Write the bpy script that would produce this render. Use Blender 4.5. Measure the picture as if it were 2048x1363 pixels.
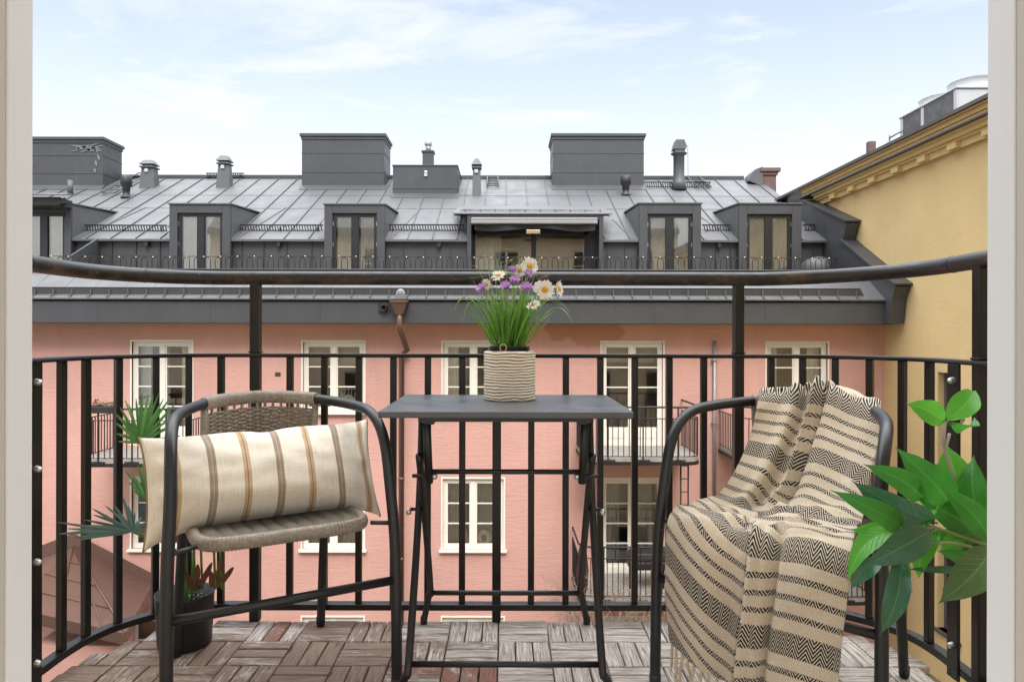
import bpy, math, random
from mathutils import Vector, Matrix, noise
R = math.radians
random.seed(7)
for _o in list(bpy.data.objects): bpy.data.objects.remove(_o)
SC = bpy.context.scene
COL = SC.collection
# ------------------------------------------------------------------ camera
F, CX, CY, CAMZ = 1400.0, 1012.0, 665.0, 0.9          # focal length / principal point in photo pixels
cam_d = bpy.data.cameras.new('camera'); cam = bpy.data.objects.new('camera', cam_d); COL.objects.link(cam)
cam_d.sensor_width = 36.0; cam_d.lens = 36.0 * F / 2048.0
cam_d.shift_x = (1024 - CX) / 2048.0; cam_d.shift_y = (CY - 681.5) / 2048.0
cam_d.clip_start = 0.05; cam_d.clip_end = 500
cam.location = (0, 0, CAMZ); cam.rotation_euler = (R(90), R(-0.12), 0)
SC.camera = cam
# ------------------------------------------------------------------ world, sun, exposure
SUN_EL, SUN_AZ = 47.0, 172.0                          # azimuth from +Y, negative = left; behind the house that carries the balcony
w = bpy.data.worlds.new('World'); SC.world = w; w.use_nodes = True
nt = w.node_tree; nt.nodes.clear()
def wn(t, **k):
    n = nt.nodes.new(t)
    for a, b in k.items(): setattr(n, a, b)
    return n
out = wn('ShaderNodeOutputWorld'); bg = wn('ShaderNodeBackground')
sky = wn('ShaderNodeTexSky', sky_type='NISHITA', sun_disc=False, sun_elevation=R(SUN_EL), sun_rotation=R(SUN_AZ))
sky.air_density = 1.0; sky.dust_density = 1.2; sky.ozone_density = 1.0
tc = wn('ShaderNodeTexCoord'); sep = wn('ShaderNodeSeparateXYZ'); nt.links.new(tc.outputs['Generated'], sep.inputs[0])
# wispy cirrus: stretched noise on the sky direction
mp = wn('ShaderNodeMapping'); mp.inputs['Scale'].default_value = (1.1, 1.1, 4.6); mp.inputs['Rotation'].default_value = (0.25, 0.22, 0.3)
nt.links.new(tc.outputs['Generated'], mp.inputs[0])
n1 = wn('ShaderNodeTexNoise'); n1.inputs['Scale'].default_value = 2.6; n1.inputs['Detail'].default_value = 9; n1.inputs['Roughness'].default_value = .62; n1.inputs['Distortion'].default_value = .5
nt.links.new(mp.outputs[0], n1.inputs['Vector'])
r1 = wn('ShaderNodeMapRange'); r1.inputs['From Min'].default_value = .46; r1.inputs['From Max'].default_value = .70; r1.inputs['To Max'].default_value = .85
nt.links.new(n1.outputs['Fac'], r1.inputs['Value'])
# thin veil that thickens towards the horizon
r2 = wn('ShaderNodeMapRange', interpolation_type='SMOOTHSTEP'); r2.inputs['From Min'].default_value = .46; r2.inputs['From Max'].default_value = .05; r2.inputs['To Min'].default_value = .0; r2.inputs['To Max'].default_value = 1.0
nt.links.new(sep.outputs['Z'], r2.inputs['Value'])
mx = wn('ShaderNodeMath', operation='MAXIMUM'); nt.links.new(r1.outputs[0], mx.inputs[0]); nt.links.new(r2.outputs[0], mx.inputs[1])
sc_ = wn('ShaderNodeMix', data_type='RGBA', blend_type='MULTIPLY'); sc_.inputs[0].default_value = 1
nt.links.new(sky.outputs[0], sc_.inputs[6]); sc_.inputs[7].default_value = (.66, .64, .62, 1)
addb = wn('ShaderNodeMix', data_type='RGBA', blend_type='ADD'); addb.inputs[0].default_value = 1
nt.links.new(sc_.outputs[2], addb.inputs[6]); addb.inputs[7].default_value = (2.15, 2.3, 2.38, 1)
mixc = wn('ShaderNodeMix', data_type='RGBA'); nt.links.new(mx.outputs[0], mixc.inputs[0])
nt.links.new(addb.outputs[2], mixc.inputs[6]); mixc.inputs[7].default_value = (5.3, 5.33, 5.42, 1)
# the veil of cloud is brightest overhead
r3 = wn('ShaderNodeMapRange', interpolation_type='SMOOTHSTEP'); r3.inputs['From Min'].default_value = .44; r3.inputs['From Max'].default_value = .85; r3.inputs['To Min'].default_value = 0; r3.inputs['To Max'].default_value = 1
nt.links.new(sep.outputs['Z'], r3.inputs['Value'])
mixz = wn('ShaderNodeMix', data_type='RGBA'); nt.links.new(r3.outputs[0], mixz.inputs[0]); nt.links.new(mixc.outputs[2], mixz.inputs[6]); mixz.inputs[7].default_value = (24.0, 24.3, 25.0, 1)
nt.links.new(mixz.outputs[2], bg.inputs[0]); bg.inputs['Strength'].default_value = 0.1
nt.links.new(bg.outputs[0], out.inputs[0])
sd = bpy.data.lights.new('sun', 'SUN'); sd.energy = 1.0; sd.angle = R(20); sd.color = (1, .95, .87)
so = bpy.data.objects.new('sun', sd); COL.objects.link(so)
sdir = Vector((math.sin(R(SUN_AZ)) * math.cos(R(SUN_EL)), math.cos(R(SUN_AZ)) * math.cos(R(SUN_EL)), math.sin(R(SUN_EL))))
so.rotation_euler = sdir.to_track_quat('Z', 'Y').to_euler(); so.location = (0, 0, 30)
SC.view_settings.view_transform = 'Standard'; SC.view_settings.look = 'None'
SC.view_settings.gamma = 1; SC.view_settings.exposure = 1.08
SC.render.engine = 'CYCLES'
SC.cycles.max_bounces = 8; SC.cycles.transparent_max_bounces = 16; SC.cycles.caustics_reflective = False; SC.cycles.caustics_refractive = False
try: SC.cycles.use_denoising = True
except Exception: pass
# ------------------------------------------------------------------ helpers
def P(px, py, Y):
    """world point at depth Y that the photo shows at pixel px, py"""
    return Vector(((px - CX) / F * Y, Y, CAMZ - (py - CY) / F * Y))
def lerp(a, b, t): return a + (b - a) * t
class MB:
    def __init__(s): s.v = []; s.f = []; s.uv = {}; s.at = {}; s.sm = []
    def add(s, vs, fs, smooth=False, uvs=None, at=None):
        b = len(s.v); s.v += [tuple(v) for v in vs]
        for i, f in enumerate(fs):
            s.f.append(tuple(b + k for k in f)); s.sm.append(smooth)
        if uvs is not None:
            for k, q in enumerate(uvs): s.uv[b + k] = q
        if at is not None:
            for k in range(len(vs)): s.at[b + k] = at[k] if isinstance(at, (list, tuple)) else at
        return s
    def box(s, a, b, at=None, M=None):
        (x0, y0, z0), (x1, y1, z1) = a, b
        x0, x1 = sorted((x0, x1)); y0, y1 = sorted((y0, y1)); z0, z1 = sorted((z0, z1))
        vs = [Vector(q) for q in ((x0,y0,z0),(x1,y0,z0),(x1,y1,z0),(x0,y1,z0),(x0,y0,z1),(x1,y0,z1),(x1,y1,z1),(x0,y1,z1))]
        if M is not None: vs = [M @ q for q in vs]
        return s.add(vs, [(0,3,2,1),(4,5,6,7),(0,1,5,4),(1,2,6,5),(2,3,7,6),(3,0,4,7)], at=at)
    def prism(s, poly, h, M=None, at=None):
        """poly: list of Vectors (a face), h: offset vector"""
        n = len(poly); h = Vector(h)
        vs = [Vector(p) for p in poly] + [Vector(p) + h for p in poly]
        if M is not None: vs = [M @ q for q in vs]
        return s.add(vs, [tuple(range(n))[::-1], tuple(range(n, 2*n))] + [(i, (i+1) % n, n+(i+1) % n, n+i) for i in range(n)], at=at)
    def tube(s, pts, r, n=10, cap=True, uvs=False, closed=False, flat=1.0, up=None):
        pts = [Vector(p) for p in pts]; m = len(pts)
        rs = list(r) if isinstance(r, (list, tuple)) else [r] * m
        T = []
        for i in range(m):
            a = pts[max(0, i-1)] if not closed else pts[(i-1) % m]; b = pts[min(m-1, i+1)] if not closed else pts[(i+1) % m]
            T.append((b - a).normalized() if (b - a).length > 1e-9 else Vector((0,0,1)))
        N = Vector(up) if up is not None else T[0].orthogonal()
        vs = []; uvl = []; L = 0
        for i in range(m):
            if i: L += (pts[i] - pts[i-1]).length
            N = (N - T[i] * N.dot(T[i]))
            N = N.normalized() if N.length > 1e-6 else T[i].orthogonal().normalized()
            B = T[i].cross(N)
            for k in range(n):
                a = 2 * math.pi * k / n
                vs.append(pts[i] + (N * math.cos(a) * flat + B * math.sin(a)) * rs[i]); uvl.append((k / n, L))
        fs = []
        for i in range(m if closed else m-1):
            j = (i+1) % m
            for k in range(n): fs.append((i*n+k, i*n+(k+1) % n, j*n+(k+1) % n, j*n+k))
        if cap and not closed: fs += [tuple(range(n))[::-1], tuple((m-1)*n+k for k in range(n))]
        return s.add(vs, fs, smooth=True, uvs=uvl if uvs else None)
    def cyl(s, a, b, r, n=16, r2=None):
        return s.tube([a, b], [r, r if r2 is None else r2], n)
    def lathe(s, prof, c, n=24, at=None, axis=None, smooth=True):
        """prof: (r, z) pairs round the vertical through c (or round axis)"""
        c = Vector(c); q = Vector(axis).to_track_quat('Z', 'Y') if axis is not None else None
        vs = []; ats = []
        for j, (r, z) in enumerate(prof):
            for k in range(n):
                a = 2*math.pi*k/n; v = Vector((r*math.cos(a), r*math.sin(a), z))
                if q: v = q @ v
                vs.append(c + v)
                if at: ats.append(at[j])
        m = len(prof)
        fs = [(j*n+k, j*n+(k+1) % n, (j+1)*n+(k+1) % n, (j+1)*n+k) for j in range(m-1) for k in range(n)]
        if prof[0][0] > 1e-6: fs.append(tuple(range(n))[::-1])
        if prof[-1][0] > 1e-6: fs.append(tuple((m-1)*n+k for k in range(n)))
        return s.add(vs, fs, smooth=smooth, at=ats if at else None)
    def grid(s, fn, nu, nv, uvf=None, smooth=True, closeu=False):
        vs = []; uvs = []
        for j in range(nv+1):
            for i in range(nu+1):
                u, v = i/nu, j/nv
                vs.append(fn(u, v)); uvs.append(uvf(u, v) if uvf else (u, v))
        fs = [(j*(nu+1)+i, j*(nu+1)+i+1, (j+1)*(nu+1)+i+1, (j+1)*(nu+1)+i) for j in range(nv) for i in range(nu)]
        return s.add(vs, fs, smooth=smooth, uvs=uvs)
    def sweep(s, pts, prof, up=(0,0,1), closed_ends=True, uvs=False):
        """prof: list of (side, up) offsets swept along pts"""
        pts = [Vector(p) for p in pts]; up = Vector(up); vs = []; n = len(prof); m = len(pts)
        for i in range(m):
            t = (pts[min(m-1, i+1)] - pts[max(0, i-1)]).normalized(); sd = t.cross(up).normalized(); u2 = sd.cross(t)
            for a, b in prof: vs.append(pts[i] + sd*a + u2*b)
        fs = [(i*n+k, i*n+(k+1) % n, (i+1)*n+(k+1) % n, (i+1)*n+k) for i in range(m-1) for k in range(n)]
        if closed_ends: fs += [tuple(range(n))[::-1], tuple((m-1)*n+k for k in range(n))]
        return s.add(vs, fs)
    def build(s, name, mat, parent=None, bevel=0, loc=None, segs=2):
        me = bpy.data.meshes.new(name)
        off = Vector(loc) if loc is not None else Vector((0,0,0))
        me.from_pydata([Vector(v) - off for v in s.v], [], s.f)
        me.polygons.foreach_set('use_smooth', s.sm)
        if s.uv:
            l = me.uv_layers.new(name='UVMap')
            for lp in me.loops: l.data[lp.index].uv = s.uv.get(lp.vertex_index, (0, 0))
        if s.at:
            a = me.attributes.new('tone', 'FLOAT', 'POINT')
            for i in range(len(s.v)): a.data[i].value = s.at.get(i, 0.0)
        me.materials.append(mat); me.update()
        o = bpy.data.objects.new(name, me); COL.objects.link(o); o.location = off
        if parent is not None:
            o.parent = parent; o.matrix_parent_inverse = parent_world(parent).inverted()
        if bevel:
            b = o.modifiers.new('bevel', 'BEVEL'); b.width = bevel; b.segments = segs; b.limit_method = 'ANGLE'; b.angle_limit = R(40)
        return o
def parent_world(o):
    m = Matrix.Translation(o.location) @ o.rotation_euler.to_matrix().to_4x4()
    return (parent_world(o.parent) @ o.matrix_parent_inverse @ m) if o.parent else m
def rehang(o, p):
    o.parent = p; o.matrix_parent_inverse = parent_world(p).inverted(); return o
def tag(o, label=None, cat=None, group=None, kind=None):
    for k, v in (('label', label), ('category', cat), ('group', group), ('kind', kind)):
        if v: o[k] = v
    return o
def thing(name, loc, label, cat, group=None, rz=0):
    o = bpy.data.objects.new(name, None); COL.objects.link(o); o.location = loc; o.rotation_euler = (0, 0, rz)
    o.empty_display_size = .05
    return tag(o, label, cat, group)
def struct(o): return tag(o, kind='structure')
def copy_tree(o, parent=None):
    c = o.copy(); COL.objects.link(c)
    if parent is not None: c.parent = parent
    for ch in [x for x in o.children]: copy_tree(ch, c)
    return c
def crom(pts, n):
    """Catmull-Rom through pts, n samples a span"""
    pts = [Vector(p) for p in pts]; out = []
    for i in range(len(pts)-1):
        p0 = pts[max(0, i-1)]; p1 = pts[i]; p2 = pts[i+1]; p3 = pts[min(len(pts)-1, i+2)]
        for k in range(n):
            t = k/n
            out.append(.5*((2*p1) + (p2-p0)*t + (2*p0-5*p1+4*p2-p3)*t*t + (3*p1-p0-3*p2+p3)*t**3))
    out.append(pts[-1]); return out
# ------------------------------------------------------------------ materials
class Mat:
    def __init__(s, name):
        s.m = bpy.data.materials.new(name); s.m.use_nodes = True; s.t = s.m.node_tree
        s.b = s.t.nodes['Principled BSDF']; s.o = s.t.nodes['Material Output']
    def n(s, t, ins=None, **k):
        q = s.t.nodes.new(t)
        for a, b in k.items(): setattr(q, a, b)
        for a, b in (ins or {}).items():
            if isinstance(b, bpy.types.NodeSocket): s.t.links.new(b, q.inputs[a])
            else: q.inputs[a].default_value = b
        return q
    def L(s, a, b): s.t.links.new(a, b)
    def math(s, op, a, b=0.0, c=0.0): return s.n('ShaderNodeMath', {0: a, 1: b, 2: c}, operation=op).outputs[0]
    def coord(s, kind='Object'): return s.n('ShaderNodeTexCoord').outputs[kind]
    def noise(s, scale, detail=4, rough=.55, vec=None, sc=None, dist=0):
        v = vec if vec is not None else s.coord()
        if sc: v = s.n('ShaderNodeMapping', {0: v, 'Scale': sc}).outputs[0]
        return s.n('ShaderNodeTexNoise', {'Vector': v, 'Scale': scale, 'Detail': detail, 'Roughness': rough, 'Distortion': dist}).outputs['Fac']
    def ramp(s, f, stops):
        q = s.n('ShaderNodeValToRGB', {0: f}); e = q.color_ramp.elements
        while len(e) > 1: e.remove(e[-1])
        e[0].position = stops[0][0]; e[0].color = col4(stops[0][1])
        for p, c in stops[1:]: x = e.new(p); x.color = col4(c)
        return q.outputs[0]
    def rng(s, f, a, b, c=0.0, d=1.0): return s.n('ShaderNodeMapRange', {0: f, 1: a, 2: b, 3: c, 4: d}).outputs[0]
    def mix(s, f, a, b, bt='MIX'):
        q = s.n('ShaderNodeMix', data_type='RGBA', blend_type=bt)
        for i, x in ((0, f), (6, a), (7, b)):
            if isinstance(x, bpy.types.NodeSocket): s.L(x, q.inputs[i])
            else: q.inputs[i].default_value = x if i == 0 else col4(x)
        return q.outputs[2]
    def set(s, **k):
        for a, b in k.items():
            a = {'base': 'Base Color', 'rough': 'Roughness', 'metal': 'Metallic', 'spec': 'Specular IOR Level', 'coat': 'Coat Weight', 'normal': 'Normal'}.get(a, a)
            if isinstance(b, bpy.types.NodeSocket): s.L(b, s.b.inputs[a])
            else: s.b.inputs[a].default_value = col4(b) if a == 'Base Color' else b
        return s
    def bump(s, h, strength=.3, dist=.01, prev=None):
        ins = {'Height': h, 'Strength': strength, 'Distance': dist}
        if prev is not None: ins['Normal'] = prev
        return s.n('ShaderNodeBump', ins).outputs[0]
def col4(c):
    if isinstance(c, (int, float)): return (c, c, c, 1)
    return tuple(c) if len(c) == 4 else tuple(c) + (1,)
def simple(name, c, rough=.5, metal=0, var=.12, scale=6, bump=0, bs=60, spec=.5):
    m = Mat(name); c = Vector(c[:3])
    n = m.noise(scale, 6, .6)
    m.set(base=m.mix(n, tuple(c*(1-var*1.6)), tuple(c*(1+var*1.6))), rough=m.rng(m.noise(scale*2.3, 4), .3, .7, max(.02, rough-.08), min(1, rough+.1)), metal=metal, spec=spec)
    if bump: m.set(normal=m.bump(m.noise(bs, 3), bump, .005))
    return m.m
def plaster(name, c, stain, ztop):
    m = Mat(name); co = m.coord(); c = Vector(c)
    big = m.noise(.45, 5, .6); fine = m.noise(9, 6, .7, sc=(1, 1, 2.2)); streak = m.noise(2.2, 5, .65, sc=(1, 1, .12))
    a = m.mix(m.rng(big, .3, .7), tuple(c*.88), tuple(c*1.08))
    a = m.mix(m.rng(fine, .35, .75, 0, .35), a, tuple(c*.80))
    a = m.mix(m.rng(streak, .56, .78, 0, .45), a, tuple(Vector(stain)*.9))
    # weathered strip of older, more orange limewash under the eaves, ragged lower edge; on pink also lightened to offset the eave shadow
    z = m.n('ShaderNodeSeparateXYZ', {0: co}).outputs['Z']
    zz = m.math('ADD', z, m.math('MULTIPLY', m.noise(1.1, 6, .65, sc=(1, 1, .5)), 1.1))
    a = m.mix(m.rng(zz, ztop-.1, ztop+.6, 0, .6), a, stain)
    # water stain with a ragged outline, and grime under the openings
    if stain[0] > .63 and c.y < .4:
        sp = m.n('ShaderNodeSeparateXYZ', {0: co}); dx = m.math('DIVIDE', m.math('SUBTRACT', sp.outputs['X'], 1.75), .95); dz = m.math('DIVIDE', m.math('SUBTRACT', sp.outputs['Z'], .95), .42)
        d2 = m.math('ADD', m.math('MULTIPLY', dx, dx), m.math('MULTIPLY', dz, dz)); d2 = m.math('ADD', d2, m.math('MULTIPLY', m.math('SUBTRACT', m.noise(2.4, 5, .6), .5), 2.6))
        a = m.mix(m.rng(d2, .72, .60, 0, .6), a, (.50, .22, .13))
    patch = m.n('ShaderNodeTexVoronoi', {'Vector': m.n('ShaderNodeMapping', {0: co, 'Scale': (.35, .35, .6)}).outputs[0], 'Scale': 1.0}).outputs['Color']
    a = m.mix(m.rng(m.n('ShaderNodeSeparateXYZ', {0: patch}).outputs['X'], .55, .95, 0, .13), a, tuple(c*.72))
    a = m.mix(m.rng(m.noise(1.3, 6, .7, sc=(1, 1, .3)), .56, .78, 0, .38), a, tuple(Vector((c.x*.62, c.y*.66, c.z*.7))))
    m.set(base=a, rough=.9, spec=.2)
    trow = m.noise(7, 5, .6, sc=(.55, .55, 3.2), dist=.6)
    b = m.bump(trow, .50 if c.y < .4 else .22, .02); m.set(normal=m.bump(m.noise(70, 3), .25, .006, b))
    return m.m
def metal_sheet(name, c, rough=.42, metal=.55, var=.10):
    m = Mat(name); c = Vector(c)
    n = m.noise(.8, 5, .6); st = m.noise(3, 5, .6, sc=(1.6, .35, .35)); sp = m.noise(9, 6, .75)
    a = m.mix(m.rng(n, .3, .7), tuple(c*(1-var)), tuple(c*(1+var)))
    a = m.mix(m.rng(st, .55, .8, 0, .35), a, tuple(c*1.5)); a = m.mix(m.rng(sp, .64, .72, 0, .35), a, tuple(c*2.0))
    m.set(base=a, rough=m.rng(m.noise(2.2, 5), .3, .7, rough-.07, rough+.12), metal=metal)
    m.set(normal=m.bump(m.noise(1.6, 3, .5, sc=(1, 1, .5)), .38, .05))
    return m.m
def glass(name, tint=(.86, .9, .9), refl=1.0):
    m = Mat(name); t = m.t
    fr = m.n('ShaderNodeFresnel', {'IOR': 1.5}).outputs[0]
    f = m.math('MINIMUM', m.math('MULTIPLY', m.math('ADD', fr, .05), 2.0*refl), 1.0)
    g = m.n('ShaderNodeBsdfGlossy', {'Color': (1, 1, 1, 1), 'Roughness': .015, 'Normal': m.bump(m.noise(.9, 2), .06, .03)})
    tr = m.n('ShaderNodeBsdfTransparent', {'Color': col4(tint)})
    mx = m.n('ShaderNodeMixShader', {0: f, 1: tr.outputs[0], 2: g.outputs[0]})
    m.L(mx.outputs[0], m.o.inputs[0]); return m.m
M = {}
M['pink'] = plaster('pink_plaster', (.60, .345, .295), (.84, .46, .30), 1.12)  # strip colour holds added brightness against the shade of the eaves
M['yellow'] = plaster('yellow_plaster', (.68, .505, .25), (.62, .42, .19), 4.0)
M['yellow_trim'] = simple('yellow_trim_paint', (.70, .51, .22), .8, var=.06, scale=3, bump=.2)
M['cream'] = plaster('cream_plaster', (.80, .68, .48), (.66, .5, .3), 5.0)
M['zinc'] = metal_sheet('grey_zinc_roof', (.108, .111, .116), .56, .2)
M['zinc_mid'] = metal_sheet('mid_grey_sheet', (.11, .113, .12), .45, .3)
M['zinc_dark'] = metal_sheet('dark_painted_sheet', (.066, .069, .074), .45, .25, .06)
M['brown_metal'] = metal_sheet('brown_painted_sheet', (.13, .075, .058), .45, .2)
M['roof_edge'] = metal_sheet('mauve_grey_flashing', (.11, .09, .095), .5, .3)
M['black_frame'] = simple('black_window_frame', (.012, .013, .015), .4)
M['white_paint'] = simple('white_window_paint', (.78, .74, .66), .5, var=.05, scale=4)
M['glass'] = glass('window_glass', (.93, .95, .93), .75)
M['glass_dormer'] = glass('dormer_glass', (.93, .95, .93), 1.15)
M['curtain'] = simple('curtain_cloth', (.84, .81, .72), .9, var=.1)
M['curtain_grey'] = simple('grey_curtain_cloth', (.34, .34, .32), .9, var=.15)
M['blind'] = simple('tan_roller_blind', (.40, .34, .24), .9, var=.05)
M['room'] = simple('dim_room_wall', (.36, .31, .24), .9)
M['rail'] = None
M['concrete'] = simple('balcony_concrete', (.30, .28, .25), .9, var=.3, scale=9, bump=.4, bs=30)
M['iron'] = simple('black_iron', (.012, .011, .011), .5)
M['brick'] = simple('dull_brick', (.16, .10, .085), .9, var=.25, scale=12, bump=.4, bs=30)
M['steel'] = simple('bright_steel', (.6, .6, .6), .3, metal=.9)
M['white'] = simple('white_enamel', (.50, .51, .51), .4, var=.04)
M['jamb'] = simple('white_door_paint', (.74, .76, .76), .45, var=.015, scale=2)
M['jamb_edge'] = simple('ivory_door_paint', (.52, .50, .44), .5, var=.02, scale=2)
M['asphalt'] = simple('courtyard_asphalt', (.07, .068, .065), .9, var=.2, scale=2)
M['dark_plastic'] = simple('dark_plastic', (.02, .02, .021), .45)
M['coil'] = simple('cooling_coil_fins', (.09, .088, .085), .5, var=.6, scale=5)
M['grey_pipe'] = simple('galvanised_pipe', (.33, .33, .33), .45, metal=.4)
# ================================================================== THE SETTING BEYOND THE BALCONY
g = MB().box((-60, -30, -8.4), (60, 60, -8.2)); struct(g.build('ground', M['asphalt']))
YF = 15.0
def wall_holes(mb, y, x0, x1, z0, z1, holes, depth=.28):
    """facade plane at y facing -Y with rectangular openings (x0,x1,z0,z1) and their reveals"""
    xs = sorted({x0, x1} | {h[0] for h in holes} | {h[1] for h in holes})
    zs = sorted({z0, z1} | {h[2] for h in holes} | {h[3] for h in holes})
    idx = {}; vs = []; fs = []
    def vid(i, j):
        if (i, j) not in idx: idx[(i, j)] = len(vs); vs.append((xs[i], y, zs[j]))
        return idx[(i, j)]
    for i in range(len(xs)-1):
        for j in range(len(zs)-1):
            cx, cz = (xs[i]+xs[i+1])/2, (zs[j]+zs[j+1])/2
            if any(h[0] < cx < h[1] and h[2] < cz < h[3] for h in holes): continue
            fs.append((vid(i, j), vid(i+1, j), vid(i+1, j+1), vid(i, j+1)))
    mb.add(vs, fs)
    for a, b, c, d in holes:
        q = [(a, c), (b, c), (b, d), (a, d)]
        for k in range(4):
            (xa, za), (xb, zb) = q[k], q[(k+1) % 4]
            mb.add([(xa, y, za), (xa, y+depth, za), (xb, y+depth, zb), (xb, y, zb)], [(0, 1, 2, 3)])
def pleats(mb, xa, xb, y, za, zb, n=None, amp=.025):
    n = n or max(8, int((xb-xa)/.012))
    ph = random.random()*6
    def fn(u, v): return Vector((lerp(xa, xb, u), y + .7*amp*math.sin(u*(xb-xa)*68+ph+math.sin(u*9)*1.5)*(.6+.4*v), lerp(za, zb, v)))
    mb.grid(fn, n, 1)
def facade_window(parent, x0, x1, z0, z1, rows, y=YF, panel=0, curtain='side', frame='white_paint', sillm=True):
    """two-leaf casement: frame > panes, sill, curtains"""
    t = .075; yf = y + .05
    m = MB()
    m.box((x0, yf, z0), (x0+t, yf+.09, z1)); m.box((x1-t, yf, z0), (x1, yf+.09, z1))
    m.box((x0+t, yf, z1-t), (x1-t, yf+.09, z1)); m.box((x0+t, yf, z0), (x1-t, yf+.09, z0+t))
    m.box(((x0+x1)/2-.05, yf-.012, z0+t), ((x0+x1)/2+.05, yf+.09, z1-t))
    # narrow outer moulding of the casing on the plaster
    for a, b in (((x0-.035, y-.012, z0), (x0, y+.04, z1+.035)), ((x1, y-.012, z0), (x1+.035, y+.04, z1+.035)), ((x0, y-.012, z1), (x1, y+.04, z1+.035))): m.box(a, b)
    gz0 = z0+t+panel; gz1 = z1-t
    for sx in (0, 1):
        a = x0+t if sx == 0 else (x0+x1)/2+.05; b = (x0+x1)/2-.05 if sx == 0 else x1-t
        # leaf stiles
        s = .032
        m.box((a, yf+.008, z0+t), (a+s, yf+.06, z1-t)); m.box((b-s, yf+.008, z0+t), (b, yf+.06, z1-t))
        m.box((a+s, yf+.008, z1-t-s), (b-s, yf+.06, z1-t)); m.box((a+s, yf+.008, z0+t), (b-s, yf+.06, gz0+s))
        for k in range(1, rows):
            zz = lerp(gz0+s, gz1-s, k/rows); m.box((a+s, yf+.012, zz-.013), (b-s, yf+.05, zz+.013))
        if panel: m.box((a+.09, yf-.004, z0+t+.1), (b-.09, yf+.008, gz0-.03))
    fr = m.build('window', M[frame], parent)
    for sx in (0, 1):
        a = x0+t+.03 if sx == 0 else (x0+x1)/2+.08; b = (x0+x1)/2-.08 if sx == 0 else x1-t-.03
        MB().add([(a, yf+.03, gz0+.03), (b, yf+.03, gz0+.03), (b, yf+.03, gz1-.03), (a, yf+.03, gz1-.03)], [(0, 1, 2, 3)]).build('pane', M['glass'], fr)
    if sillm:
        MB().box((x0-.07, y-.09, z0-.05), (x1+.07, y+.06, z0-.005)).build('sill', M['white_paint'], fr, .006)
    yc = y + .255
    w_ = x1-x0
    if curtain == 'side':
        c = MB(); pleats(c, x0+.06, x0+w_*.24, yc, z0, z1-.05); pleats(c, x1-w_*.26, x1-.06, yc, z0, z1-.05); c.build('curtain', M['curtain'], fr)
    elif curtain == 'blind':
        c = MB().box((x0+.05, yc, z1-.55*random.uniform(.75, 1.1)), (x1-.05, yc+.01, z1-.02)); c.build('blind', M['blind'], fr)
    elif curtain == 'grey':
        c = MB(); pleats(c, x0+.05, x0+w_*.40, yc, z0, z1-.03); pleats(c, x0+w_*.62, x1-.05, yc, z0, z1-.03); c.build('curtain', M['curtain_grey'], fr)
    elif curtain == 'net':
        c = MB(); pleats(c, x0+.05, x0+w_*.32, yc, z0+.1, z1-.03); pleats(c, x0+w_*.55, x1-.05, yc, z0+.1, z1-.03); c.build('curtain', M['curtain_grey'], fr)
    return fr
pink = thing('apartment_building', (0, YF, -8.2), 'pink plastered apartment building with grey metal mansard roof across the courtyard', 'building')
def X(px, Y=YF): return (px-CX)/F*Y
def Z(py, Y=YF): return CAMZ-(py-CY)/F*Y
# ---- facade openings
cols = [(264, 384), (606, 728), (886, 1008), (1204, 1326), (1534, 1655)]
row1 = (Z(684), Z(824)); row2 = (Z(957), Z(1098)); row3 = (Z(1234), Z(1372))
fr1 = (Z(684), Z(892)); fr2 = (Z(957), Z(1165)); fr3 = (Z(1234), Z(1442))
openings = []
spec = []
for ci, (a, b) in enumerate(cols):
    x0, x1 = X(a), X(b)
    fren = ci in (3, 4)
    lst = [(fr1 if fren or ci == 0 else row1, 4 if fren or ci == 0 else 3, ['side', 'blind', 'side', 'blind', 'side'][ci], .3 if fren or ci == 0 else 0),
           (fr2 if fren else row2, 4 if fren else 3, ['blind', 'grey', 'net', 'net', 'grey'][ci], .3 if fren else 0),
           (fr3 if fren else row3, 4 if fren else 3, ['blind', 'grey', 'blind', 'grey', 'side'][ci], .3 if fren else 0)]
    for (z1, z0), rows, cur, pan in lst:
        openings.append((x0, x1, z0, z1)); spec.append((x0, x1, z0, z1, rows, pan, cur))
for a, b in ((-430+264, -430+384),):    # one more column beyond the left edge of the frame
    for (z1, z0) in (row1, row2): openings.append((X(a), X(b), z0, z1)); spec.append((X(a), X(b), z0, z1, 3, 0, 'side'))
wl = MB(); wall_holes(wl, YF, -17, 8.1, -8.2, Z(640, 15)+.05, openings)
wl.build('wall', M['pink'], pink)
for s_ in spec: facade_window(pink, s_[0], s_[1], s_[2], s_[3], s_[4], panel=s_[5], curtain=s_[6], sillm=not s_[5])
# rooms behind the windows: floors, back wall
rm = MB().box((-17, YF+2.2, -8.2), (8.1, YF+2.3, 1.2))
for z_ in (-7.9, -4.95, -2.02): rm.box((-17, YF+.3, z_), (8.1, YF+2.2, z_+.22))
for x_ in (-12.5, -6.2, -2.6, .6, 4.2, 8.0): rm.box((x_, YF+.3, -8.2), (x_+.1, YF+2.2, 1.2))
rm.build('interior', M['room'], pink)
# air vents in the plaster
for (px, py) in ((556, 749), (75, 1101), (204, 1101)):
    v = MB(); c = P(px, py, YF)
    for k in range(4): v.box((c.x-.06, YF-.008, c.z-.045+k*.024), (c.x+.06, YF+.01, c.z-.03+k*.024))
    v.build('air_vent', M['dark_plastic'], pink)
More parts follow.
